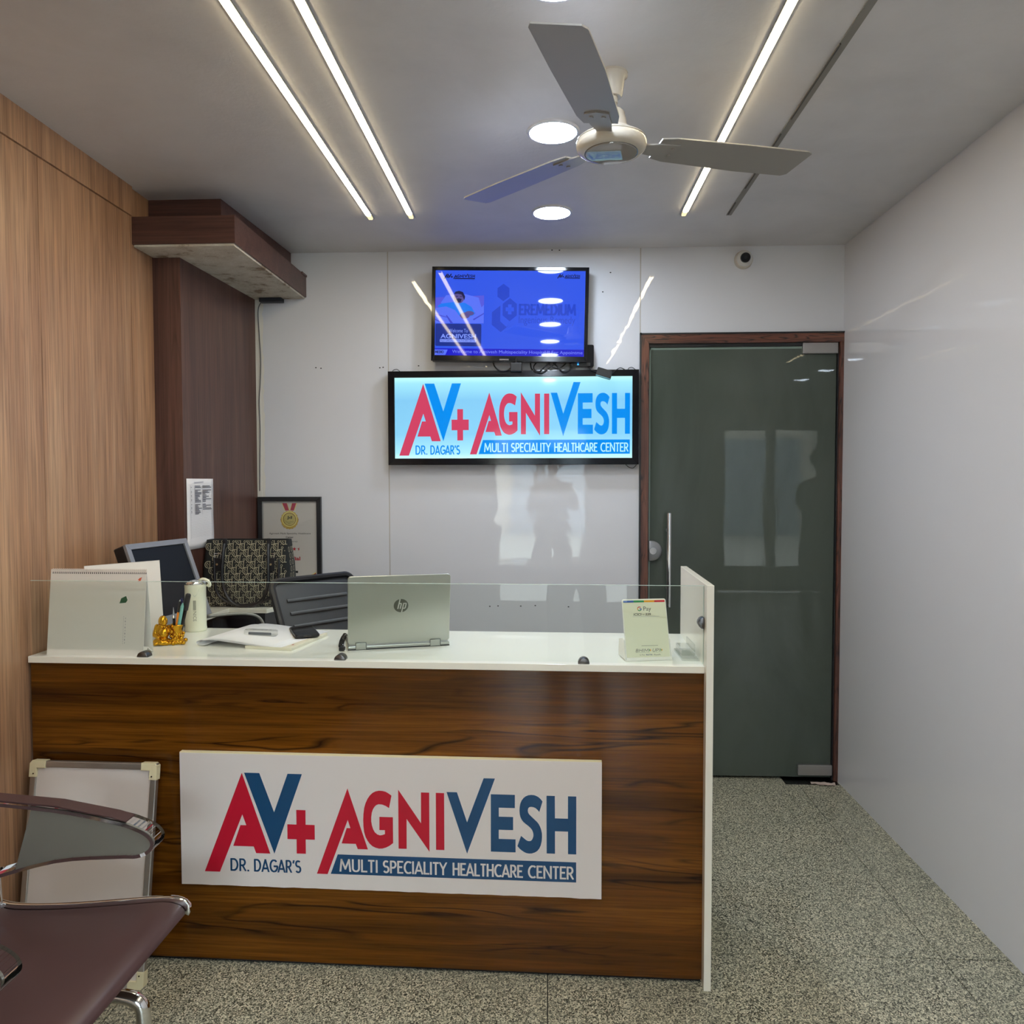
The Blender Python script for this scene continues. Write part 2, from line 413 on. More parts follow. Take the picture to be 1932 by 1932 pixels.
# shop front behind the camera: two glazed door leaves in a grey frame, pavement outside
EX0, EX1, EXM = -0.80, 0.60, -0.10
wf = B(); box(wf, XL-0.1, EX0, YF-0.12, YF, 0, HC); box(wf, EX1, XR+0.1, YF-0.12, YF, 0, HC); box(wf, EX0, EX1, YF-0.12, YF, 2.25, HC)
struct('wall_front', wf, M_rwall)
d2 = thing('door_2', None, None, (0, YF-0.06, 0), kind='structure')
fb = B(); box(fb, EX0, EX0+0.06, -0.04, 0.04, 0, 2.25); box(fb, EX1-0.06, EX1, -0.04, 0.04, 0, 2.25); box(fb, EX0+0.06, EX1-0.06, -0.04, 0.04, 2.19, 2.25)
build('door_frame', fb, M_alu, d2)
for s in (-1, 1):
    a, b = (EX0+0.06, EXM-0.004) if s < 0 else (EXM+0.004, EX1-0.06)
    q = B(); box(q, a, a+0.06, -0.02, 0.02, 0.02, 2.19); box(q, b-0.06, b, -0.02, 0.02, 0.02, 2.19); box(q, a+0.06, b-0.06, -0.02, 0.02, 0.02, 0.34); box(q, a+0.06, b-0.06, -0.02, 0.02, 2.09, 2.19)
    lf = build('door_leaf', q, M_alu, d2)
    build('pane', box(B(), a+0.06, b-0.06, -0.004, 0.004, 0.34, 2.09), M_glass, lf)
    q = B(); cyl(q, (EXM+s*0.09, 0.06, 0.85), (EXM+s*0.09, 0.06, 1.35), 0.014); build('door_handle', q, M_steel, lf, True)
M_pave = mat('street paving', rgb(150, 146, 138), 0.8)
struct('pavement', box(B(), -8, 8, YF-12, YF-0.001, -0.14, -0.02), M_pave)
fac = thing('building', 'pale shop building across the street from the entrance', 'building', (0, YF-11, -0.02))
build('wall', box(B(), -8, 8, -1, 0, 0, 4.2), mat('pale render', rgb(168, 160, 148), 0.8), fac)
for i in range(5): build('shutter', box(B(), -7+i*3, -5+i*3, 0, 0.05, 0, 2.6), mat('shutter grey', rgb(110, 118, 126), 0.5), fac)
# passage behind the glass door
M_dim = mat('grey passage paint', rgb(150, 150, 146), 0.8)
pb = B(); box(pb, 0.2, XR+0.2, D+1.5, D+1.6, 0, HC); box(pb, 0.15, 0.25, D+0.12, D+1.6, 0, HC); box(pb, XR+0.1, XR+0.2, D+0.12, D+1.6, 0, HC); box(pb, 0.15, XR+0.2, D+0.12, D+1.6, HC, HC+0.1)
struct('wall_passage', pb, M_dim)

# ------------------------------------------------------------------ glass door
def door():
    d = thing('door_1', None, None, (0, D, 0), kind='structure')
    d['label'] = 'dark frosted glass door in a rosewood frame'
    z1 = DZ
    q = B(); prism(q, [(DX0+0.002, 0), (DX0+0.040, 0), (DX0+0.040, z1-0.048), (DX0+0.002, z1-0.003)], 'y', -0.012, 0.10); build('jamb', q, M_rose, d)
    q = B(); prism(q, [(DX0+0.002, z1-0.003), (DX0+0.0405, z1-0.0475), (XR, z1-0.0475), (XR, z1-0.003)], 'y', -0.0125, 0.10); build('lintel', q, M_roseh, d)
    q = B(); box(q, XR-0.018, XR, -0.012, 0.10, 0, z1-0.048); build('jamb', q, M_rose, d)
    q = B(); box(q, DX0-0.002, DX0+0.0045, -0.016, 0.0, 0, z1+0.003); box(q, DX0-0.002, XR, -0.016, -0.0, z1-0.006, z1+0.001); build('edge_bead', q, M_black, d)
    q = B(); box(q, DX0+0.040, DX0+0.0445, 0.004, 0.09, 0, z1-0.05); box(q, DX0+0.04, XR-0.018, 0.004, 0.09, z1-0.062, z1-0.0475); box(q, XR-0.024, XR-0.018, 0.004, 0.09, 0, z1-0.05); build('rebate', q, M_black, d)
    gx0, gx1, gz0, gz1 = DX0+0.0455, XR-0.0255, 0.012, z1-0.064
    q = B(); box(q, gx0, gx1, 0.012, 0.024, gz0, gz1, 0.0015); lf = build('door_leaf', q, M_doorglass, d)
    q = B(); box(q, gx0-0.0002, gx0+0.006, 0.0114, 0.0246, gz0, gz1); box(q, gx0, gx1, 0.0114, 0.0246, gz1-0.010, gz1+0.0003)
    build('polished_edge', q, mat('ground glass edge', rgb(120, 138, 130), 0.12), lf)
    M_patch = mat('satin stainless patch', (0.36, 0.34, 0.33, 1), 0.42, 0.85)
    for (x0, x1, za, zb) in ((1.195, gx1+0.001, 2.031, 2.082), (1.197, gx1+0.001, 0.026, 0.076)):
        q = B(); box(q, x0, x1, -0.006, 0.036, za, zb, 0.002); build('patch_fitting', q, M_patch, lf)
    # half-round lock
    q = B(); pts = [(gx0+0.000, 1.150)] + [(gx0+0.014+0.048*math.cos(math.radians(t)), 1.102+0.048*math.sin(math.radians(t))) for t in range(90, -91, -9)] + [(gx0, 1.054)]
    prism(q, pts, 'y', -0.004, 0.03, bev=0.003); lk = build('lock_plate', q, mat('grey satin lock plate', (0.26, 0.26, 0.27, 1), 0.36, 0.9), lf, True)
    q = B(); cyl(q, (gx0+0.019, -0.012, 1.102), (gx0+0.019, 0.0, 1.102), 0.0165, seg=24); cyl(q, (gx0+0.019, -0.0145, 1.102), (gx0+0.019, -0.012, 1.102), 0.0085, seg=16); build('lock_cylinder', q, M_chrome, lk, True)
    for s in (-0.045, 0.065):
        q = B(); cyl(q, (0.5715, s, 0.839), (0.5715, s, 1.284), 0.0115, seg=20); h = build('pull_handle', q, M_chrome, lf, True)
        q = B()
        for zz in (0.92, 1.20): cyl(q, (0.5715, s, zz), (0.5715, 0.02, zz), 0.008, seg=12)
        build('standoff', q, M_steel, h, True)
    q = B(); box(q, 1.125, XR-0.006, -0.055, 0.06, 0.0, 0.0025); build('floor_spring_cover', q, M_dsteel, d)
door()
q = B(); t = bmesh.new(); bmesh.ops.create_grid(t, x_segments=7, y_segments=3, size=0.5)
for v in t.verts: v.co = Vector((v.co.x*0.11, v.co.y*0.03, 0.004+0.006*random.random()))
merge(q, t); o = build('paper_scrap', q, mat('dirty paper', rgb(190, 170, 158), 0.8), None, loc=(1.30, D-0.05, 0.0), rot=(0, 0, -0.15)); tag(o, 'torn paper scrap on floor under the door corner', 'paper scrap')

# ------------------------------------------------------------------ ceiling lights
def strip(x, y0, y1, joints, label, group='warm LED strips in the ceiling', lit=True, tail=True):
    t = thing('led_strip_light', label, 'strip light', (x, y1, HC), group=group)
    q = B(); box(q, -0.0135, -0.0112, y0-y1, 0.004, -0.0045, 0); box(q, 0.0112, 0.0135, y0-y1, 0.004, -0.0045, 0); build('channel', q, M_alu, t)
    ys = [y0]+joints+[y1-(0.045 if tail else 0)]
    for a, b in zip(ys, ys[1:]):
        q = B(); box(q, -0.0110, 0.0110, a-y1+0.0015, b-y1-0.0015, -0.0075, 0.0, 0.002, seg=1); build('diffuser', q, M_strip, t)
    if tail:
        q = B(); box(q, -0.009, 0.009, -0.043, -0.002, -0.010, 0.0, 0.003); build('tail_cap', q, M_stripend, t)
    return t
strip(-0.737, 0.19, 3.221, [2.225], 'warm glowing LED strip in the ceiling nearest the wood wall')
strip(-0.566, 0.19, 3.217, [2.197], 'warm glowing LED strip in the ceiling between the first strip and the downlights')
strip(0.5585, 0.19, 3.242, [2.70], 'long warm LED strip in the ceiling crossing above the fan blade')
def dead():
    t = thing('unlit_strip_channel', 'unlit grey channel with peeling tape in the ceiling near right wall', 'strip channel', (0.735, 3.258, HC))
    m = mat('grey groove tape', rgb(128, 124, 118), 0.5)
    q = B(); prism(q, [(-0.018, -5.4), (0.008, -5.4), (0.022, 0), (0.002, 0)], 'z', -0.003, 0.0); build('cover_tape', q, m, t)
    gs = mat('groove shade', rgb(78, 74, 70), 0.7)
    for (a, b) in ((-0.15, -0.02), (-0.75, -0.30), (-1.25, -0.85), (-1.75, -1.45)):
        q = B(); x = 0.004+a*0.004; prism(q, [(x-0.003, a), (x+0.001, a), (x+0.004, b), (x, b)], 'z', -0.007, -0.003); build('peeled_edge', q, gs, t)
dead()
for i, y in enumerate((3.190, 2.467, 1.727, 1.02, 0.32, -0.38, -1.08)):
    lab = ['round downlight in the ceiling nearest the television', 'round downlight in the ceiling beside the fan motor', 'round downlight at the upper edge, above the fan blade', 'round downlight overhead just in front of the viewer', 'round downlight overhead at the middle of the room', 'round downlight behind the viewer', 'round downlight nearest the street door'][i]
    t = thing('downlight', lab, 'downlight', (0.0165, y, HC), group='round ceiling downlights')
    q = B(); lathe(q, [(0.0735, -0.001), (0.0745, -0.006), (0.081, -0.0055), (0.084, 0.0)], 40, cap=False); build('rim', q, M_rim, t, True)
    q = B(); lathe(q, [(0.0736, -0.0042), (0.0736, -0.0005)], 40); build('diffuser', q, M_down, t)

# ------------------------------------------------------------------ ceiling fan (at rest)
def fan():
    t = thing('ceiling_fan', 'ivory three-blade ceiling fan on a short rod', 'fan', (0.172, 2.135, HC))
    q = B(); lathe(q, [(0.044, 0), (0.044, -0.006), (0.036, -0.014), (0.030, -0.056), (0.026, -0.062)], 32); build('canopy', q, M_fan, t, True)
    q = B(); lathe(q, [(0.017, -0.058), (0.017, -0.078), (0.011, -0.08), (0.011, -0.145)], 20); build('rod', q, M_fan, t, True)
    q = B(); lathe(q, [(0.030, -0.098), (0.036, -0.104), (0.043, -0.140), (0.047, -0.150)], 28); build('rod_cover', q, M_fan, t, True)
    q = B(); lathe(q, [(0.046, -0.150), (0.060, -0.154), (0.067, -0.166), (0.088, -0.1715), (0.0935, -0.176), (0.0945, -0.178), (0.0925, -0.1785), (0.0925, -0.181), (0.0950, -0.182), (0.0955, -0.190), (0.0930, -0.199), (0.0850, -0.2065), (0.0730, -0.2100)], 56); mo = build('motor_housing', q, M_fan, t, True)
    q = B(); lathe(q, [(0.0700, -0.2095), (0.0690, -0.2122), (0.0640, -0.2132)], 48); build('bottom_cap', q, mat('glossy ivory cap', rgb(150, 145, 140), 0.03, spec=0.8), mo, True)
    q = B(); lathe(q, [(0.0702, -0.2102), (0.0722, -0.2106), (0.0722, -0.2101)], 48, cap=False); build('cap_groove', q, M_dsteel, mo)
    for ang in (17, 136, 255):
        b = B()
        R = Matrix.Rotation(math.radians(ang), 4, 'Z')
        t2 = bmesh.new()
        pts = [(0.13, -0.048), (0.17, -0.058), (0.40, -0.066), (0.568, -0.068), (0.582, -0.060), (0.570, 0.045), (0.556, 0.056), (0.40, 0.060), (0.17, 0.052), (0.13, 0.042)]
        prism(t2, pts, 'z', -0.002, 0.002)
        bmesh.ops.transform(t2, matrix=Matrix.Translation((0, 0, -0.185)) @ Matrix.Rotation(math.radians(-9), 4, 'X'), verts=t2.verts)
        merge(b, t2, R); bl = build('blade', b, M_blade, t)
        b = B(); t2 = bmesh.new()
        prism(t2, [(0.085, -0.018), (0.13, -0.030), (0.19, -0.034), (0.20, 0), (0.19, 0.030), (0.13, 0.026), (0.085, 0.018)], 'z', -0.006, -0.002)
        for yy in (-0.018, 0.014): lathe(t2, [(0.006, -0.009), (0.006, -0.006)], 10, 0.175, yy)
        bmesh.ops.transform(t2, matrix=Matrix.Translation((0, 0, -0.185)) @ Matrix.Rotation(math.radians(-9), 4, 'X'), verts=t2.verts)
        merge(b, t2, R); build('blade_bracket', b, M_blade, bl)
fan()

# ------------------------------------------------------------------ logo (unit wide, origin at foot of first letter)
LOGO = {
'A': [(0.1066, 0.2725), (0.1821, 0.0543), (0.1432, 0.0543), (0.1365, 0.0723), (0.0801, 0.0723), (0.1007, 0.1297), (0.1171, 0.1297), (0.1065, 0.1591), (0.0421, 0.0), (0.0, 0.0)],
'V': [(0.1129, 0.2728), (0.1548, 0.2728), (0.194, 0.1672), (0.2321, 0.2728), (0.2713, 0.2728), (0.1934, 0.0543)],
'P': [(0.2548, 0.1755), (0.28, 0.1755), (0.2798, 0.136), (0.3045, 0.136), (0.3045, 0.096), (0.2797, 0.096), (0.2797, 0.057), (0.2546, 0.057), (0.2546, 0.0957), (0.2298, 0.0957), (0.2298, 0.1357), (0.2548, 0.1357)],
'a': [(0.3944, 0.2377), (0.4483, 0.0745), (0.4209, 0.0745), (0.4155, 0.0886), (0.3772, 0.0886), (0.3914, 0.1305), (0.4015, 0.1305), (0.3945, 0.1526), (0.3385, 0.004), (0.3092, 0.004)],
'G': [(0.5129, 0.2215), (0.5055, 0.2268), (0.4974, 0.2314), (0.4887, 0.2334), (0.4796, 0.2338), (0.4698, 0.2316), (0.4617, 0.2272), (0.4545, 0.2201), (0.4485, 0.2112), (0.4429, 0.199), (0.4392, 0.1859), (0.4371, 0.1696), (0.4363, 0.1532), (0.4368, 0.137), (0.4386, 0.1207), (0.4424, 0.1078), (0.4475, 0.0982), (0.4533, 0.0902), (0.4604, 0.0839), (0.4689, 0.0799), (0.4783, 0.0776), (0.4874, 0.0782), (0.4962, 0.0808), (0.506, 0.0857), (0.5164, 0.0939), (0.5163, 0.1635), (0.48, 0.1635), (0.4797, 0.1279), (0.4946, 0.1279), (0.4945, 0.1173), (0.4867, 0.1144), (0.4809, 0.1136), (0.4737, 0.116), (0.4673, 0.1216), (0.4631, 0.1293), (0.4599, 0.1393), (0.4581, 0.1506), (0.4582, 0.162), (0.4596, 0.1735), (0.4626, 0.1827), (0.4669, 0.19), (0.4718, 0.195), (0.4777, 0.1974), (0.4874, 0.197), (0.4971, 0.1934), (0.5061, 0.1878)],
'N': [(0.5309, 0.2381), (0.5915, 0.1495), (0.5918, 0.2322), (0.6137, 0.2322), (0.6137, 0.0736), (0.553, 0.16), (0.5527, 0.0794), (0.531, 0.0794)],
'I': [(0.6313, 0.2322), (0.6534, 0.2322), (0.6534, 0.0795), (0.6313, 0.0795)],
'W': [(0.6599, 0.2353), (0.6874, 0.2353), (0.7139, 0.1559), (0.758, 0.2745), (0.7878, 0.2745), (0.7136, 0.0718)],
'E': [(0.7767, 0.2326), (0.84, 0.2326), (0.8398, 0.1975), (0.7976, 0.1975), (0.7976, 0.1736), (0.8352, 0.1736), (0.8352, 0.1388), (0.7974, 0.1388), (0.7974, 0.1143), (0.8417, 0.1143), (0.8417, 0.0797), (0.7766, 0.0797)],
'S': [(0.9122, 0.217), (0.9075, 0.2232), (0.9018, 0.2282), (0.8962, 0.2312), (0.8899, 0.2333), (0.8823, 0.2337), (0.8751, 0.2326), (0.8681, 0.2295), (0.8624, 0.2248), (0.8577, 0.2183), (0.8545, 0.2108), (0.8526, 0.2012), (0.852, 0.1915), (0.8526, 0.1826), (0.8545, 0.174), (0.8579, 0.167), (0.8624, 0.1614), (0.8684, 0.1561), (0.875, 0.1512), (0.8804, 0.1462), (0.8845, 0.1412), (0.887, 0.1358), (0.8883, 0.1301), (0.8883, 0.1243), (0.8867, 0.1188), (0.8845, 0.1145), (0.8813, 0.1115), (0.8772, 0.1108), (0.8734, 0.1113), (0.8693, 0.1134), (0.8655, 0.1165), (0.856, 0.1242), (0.8465, 0.0966), (0.8519, 0.0903), (0.8575, 0.0857), (0.8639, 0.0814), (0.8702, 0.0787), (0.8772, 0.0776), (0.8844, 0.0782), (0.892, 0.081), (0.8987, 0.0854), (0.9037, 0.092), (0.9075, 0.1002), (0.91, 0.1112), (0.911, 0.1228), (0.9107, 0.1324), (0.9088, 0.1419), (0.9059, 0.1502), (0.9018, 0.1578), (0.8977, 0.1628), (0.8924, 0.1677), (0.8867, 0.173), (0.8813, 0.178), (0.8775, 0.182), (0.875, 0.1858), (0.8738, 0.1906), (0.8741, 0.1954), (0.8757, 0.199), (0.8782, 0.2013), (0.8813, 0.202), (0.8845, 0.2021), (0.8892, 0.2013), (0.894, 0.1992), (0.8993, 0.1945), (0.9037, 0.1889)],
'H': [(0.9226, 0.2327), (0.9443, 0.2327), (0.9446, 0.1734), (0.9783, 0.1734), (0.9784, 0.2327), (0.9999, 0.2327), (1.0, 0.0795), (0.9787, 0.0795), (0.9786, 0.1393), (0.9447, 0.1393), (0.9447, 0.0795), (0.923, 0.0795)],
}
BAR = [(0.3664, 0.0583), (0.9999, 0.0583), (0.9999, 0.0048), (0.3468, 0.0048)]
def logo(prefix, parent, x, z, w, h, y, mr, mb, mw, sub=True):
    """lettering 0.0006 m in front of the plane y (facing -y); h = height of unit 0.2728"""
    sx, sz = w, h/0.2728
    fn = lambda yy: (lambda u, v: (x+u*sx, yy, z+v*sz))
    for k in LOGO:
        r = B(); poly(r, LOGO[k], fn(y-0.0006)); build('cross' if k == 'P' else 'letter', r, mr if k in 'APaGNI' else mb, parent)
    b = B(); poly(b, BAR, fn(y-0.0006)); build('name_bar', b, mb, parent)
    if sub:
        for s_, a, c in (('DR.', 0.0716, 0.1235), ('DAGAR\u2019S', 0.1370, 0.2656)):
            b = B(); strokes(b, s_, a, 0.0035, c-a, 0.0350, fn(y-0.0006)); build('word', b, mb, parent)
        for s_, a, c in (('MULTI', 0.3718, 0.4745), ('SPECIALITY', 0.4890, 0.6588), ('HEALTHCARE', 0.6755, 0.8600), ('CENTER', 0.8745, 0.9932)):
            b = B(); strokes(b, s_, a, 0.0122, c-a, 0.0345, fn(y-0.0011)); build('word', b, mw, parent)
def _arc(cx, cy, rx, ry, a0, a1, k=9): return [(cx+rx*math.cos(math.radians(a0+(a1-a0)*i/k)), cy+ry*math.sin(math.radians(a0+(a1-a0)*i/k))) for i in range(k+1)]
GLYPH = {   # width, polylines in a cell of unit height
'M': (0.86, [[(0.05, 0), (0.14, 1), (0.43, 0.22), (0.72, 1), (0.81, 0)]]), 'U': (0.62, [[(0.07, 1)]+_arc(0.31, 0.30, 0.24, 0.25, 180, 360)+[(0.55, 1)]]),
'L': (0.46, [[(0.07, 1), (0.07, 0.06), (0.44, 0.06)]]), 'T': (0.50, [[(0.0, 0.94), (0.50, 0.94)], [(0.25, 0.94), (0.25, 0)]]), 'I': (0.16, [[(0.08, 0), (0.08, 1)]]),
'S': (0.52, [_arc(0.26, 0.72, 0.20, 0.22, 40, 250, 9)+_arc(0.26, 0.29, 0.21, 0.23, 75, -150, 9)]), 'P': (0.54, [[(0.07, 0), (0.07, 0.94), (0.24, 0.94)]+_arc(0.26, 0.69, 0.22, 0.25, 90, -90)+[(0.07, 0.44)]]),
'E': (0.48, [[(0.46, 0.94), (0.07, 0.94), (0.07, 0.06), (0.46, 0.06)], [(0.07, 0.51), (0.42, 0.51)]]), 'C': (0.62, [_arc(0.40, 0.5, 0.34, 0.45, 52, 308, 14)]),
'A': (0.66, [[(0.03, 0), (0.33, 0.98), (0.63, 0)], [(0.14, 0.28), (0.52, 0.28)]]), 'Y': (0.58, [[(0.02, 1), (0.29, 0.48), (0.56, 1)], [(0.29, 0.50), (0.29, 0)]]),
'H': (0.62, [[(0.07, 0), (0.07, 1)], [(0.55, 0), (0.55, 1)], [(0.07, 0.52), (0.55, 0.52)]]), 'R': (0.56, [[(0.07, 0), (0.07, 0.94), (0.24, 0.94)]+_arc(0.26, 0.70, 0.21, 0.24, 90, -90)+[(0.07, 0.46)], [(0.26, 0.46), (0.53, 0)]]),
'O': (0.78, [_arc(0.39, 0.5, 0.32, 0.44, 90, 450, 20)]), 'B': (0.56, [[(0.07, 0.06), (0.07, 0.94), (0.24, 0.94)]+_arc(0.25, 0.73, 0.19, 0.21, 90, -90)+[(0.07, 0.52)], [(0.24, 0.52)]+_arc(0.27, 0.29, 0.23, 0.23, 90, -90)+[(0.07, 0.06)]]),
'N': (0.68, [[(0.07, 0), (0.07, 0.98), (0.61, 0.02), (0.61, 1)]]), 'D': (0.66, [[(0.07, 0.06), (0.07, 0.94), (0.24, 0.94)]+_arc(0.26, 0.5, 0.33, 0.44, 90, -90, 12)+[(0.07, 0.06)]]),
'G': (0.70, [_arc(0.40, 0.5, 0.34, 0.45, 52, 350, 16)+[(0.70, 0.47), (0.42, 0.47)]]), '\u2019': (0.18, [[(0.12, 1), (0.06, 0.74)]]), '.': (0.18, [[(0.09, 0.0), (0.09, 0.13)]])}
def strokes(bm, word, x, z, w, h, fn, th=0.145):
    gap = 0.085; tot = sum(GLYPH[c][0] for c in word)+gap*(len(word)-1); sx = w/tot; px = 0.0
    for c in word:
        gw, lines = GLYPH[c]
        for ln in lines:
            P = [Vector(((px+a)*sx, b*h)) for a, b in ln]; hw = th*0.5*min(sx*1.35, abs(h))
            runs = [[P[0]]]
            for i in range(1, len(P)):
                runs[-1].append(P[i])
                if i < len(P)-1 and (P[i]-P[i-1]).normalized().dot((P[i+1]-P[i]).normalized()) < 0.6: runs.append([P[i]])
            for Q in runs:
                n = len(Q); side = []
                if len(runs) > 1:
                    Q = [q.copy() for q in Q]; Q[0] -= (Q[1]-Q[0]).normalized()*hw*0.6; Q[-1] += (Q[-1]-Q[-2]).normalized()*hw*0.6
                for i in range(n):
                    d0 = (Q[i]-Q[i-1]).normalized() if i else (Q[1]-Q[0]).normalized(); d1 = (Q[i+1]-Q[i]).normalized() if i < n-1 else d0
                    mt = (Vector((-d0.y, d0.x))+Vector((-d1.y, d1.x))).normalized(); k = hw/max(mt.dot(Vector((-d0.y, d0.x))), 0.5); side.append((Q[i]+mt*k, Q[i]-mt*k))
                for (a, b), (c2, d2) in zip(side, side[1:]):
                    bm.faces.new([bm.verts.new(fn(x+p.x, min(max(z+p.y, min(z, z+h)), max(z, z+h)))) for p in (a, c2, d2, b)])
        px += gw+gap
    bmesh.ops.remove_doubles(bm, verts=bm.verts, dist=1e-7)

# ------------------------------------------------------------------ illuminated sign, TV
def lightbox():
    fx0, fx1, fz0, fz1 = -0.7585, 0.4265, 1.5130, 1.9566
    ix0, ix1, iz0, iz1 = -0.7272, 0.3958, 1.5440, 1.9262
    y0 = 3.636
    t = thing('illuminated_sign', 'backlit blue white clinic sign in a black frame on the back wall', 'sign', (0, D, fz0))
    def fb(pts): 
        q = B(); prism(q, [(a, b-fz0) for a, b in pts], 'y', y0-D, -0.0005, bev=0.0015); build('frame_bar', q, M_blackg, t)
    fb([(fx0, fz1), (fx1, fz1), (ix1, iz1), (ix0, iz1)]); fb([(fx0, fz0), (ix0, iz0), (ix1, iz0), (fx1, fz0)])
    fb([(fx0, fz0), (fx0, fz1), (ix0, iz1), (ix0, iz0)]); fb([(fx1, fz0), (ix1, iz0), (ix1, iz1), (fx1, fz1)])
    m = mat('backlit acrylic', rgb(160, 210, 235), 0.05, spec=0.25, emit=(0.3, 0.7, 0.95, 1), es=1.0)
    tc = N(m, 'ShaderNodeTexCoord'); sp = N(m, 'ShaderNodeSeparateXYZ'); L(m, tc.outputs['Object'], sp.inputs[0])
    mr = N(m, 'ShaderNodeMapRange'); L(m, sp.outputs['Z'], mr.inputs[0]); mr.inputs[1].default_value = iz0-fz0; mr.inputs[2].default_value = iz1-fz0
    c = ramp(m, mr.outputs[0], [(0.0, (0.62, 1.0, 1.0, 1)), (0.07, (0.40, 0.84, 1.0, 1)), (0.30, (0.225, 0.62, 0.90, 1)), (0.72, (0.205, 0.57, 0.88, 1)), (0.93, (0.34, 0.80, 0.95, 1)), (1.0, (0.55, 1.0, 1.0, 1))])
    L(m, c, bsdf(m).inputs['Emission Color']); bsdf(m).inputs['Base Color'].default_value = (0.05, 0.07, 0.08, 1)
    q = B(); box(q, ix0-0.002, ix1+0.002, y0-D+0.008, y0-D+0.012, iz0-fz0-0.002, iz1-fz0+0.002); p = build('backlit_panel', q, m, t)
    er = mat('backlit red film', (0.03, 0.004, 0.008, 1), 0.06, spec=0.22, emit=(0.62, 0.055, 0.125, 1), es=1.0)
    eb = mat('backlit blue film', (0.002, 0.01, 0.05, 1), 0.06, spec=0.22, emit=(0.0, 0.27, 0.86, 1), es=1.0)
    ew = mat('backlit white film', (0.05, 0.07, 0.08, 1), 0.1, emit=(0.42, 0.85, 0.98, 1), es=1.0)
    logo('w', p, -0.7071, 1.5578-fz0, 1.0927, 0.3405, y0-D+0.008, er, eb, ew)
    # hanging hooks
    for hx in (-0.727, 0.395):
        q = B(); tube(q, smoothpath([(hx-0.018, -0.02, fz1-fz0), (hx-0.012, -0.012, fz1-fz0+0.012), (hx+0.004, -0.008, fz1-fz0+0.016), (hx+0.02, -0.012, fz1-fz0+0.004)]), 0.0016, 6); build('hanging_hook', q, M_black, t)
    q = B(); tube(q, smoothpath([(0.37, -0.02, 0.0), (0.385, -0.012, -0.012), (0.405, -0.01, -0.016), (0.422, -0.012, 0.0)]), 0.0016, 6); build('hanging_hook', q, M_black, t)
lightbox()

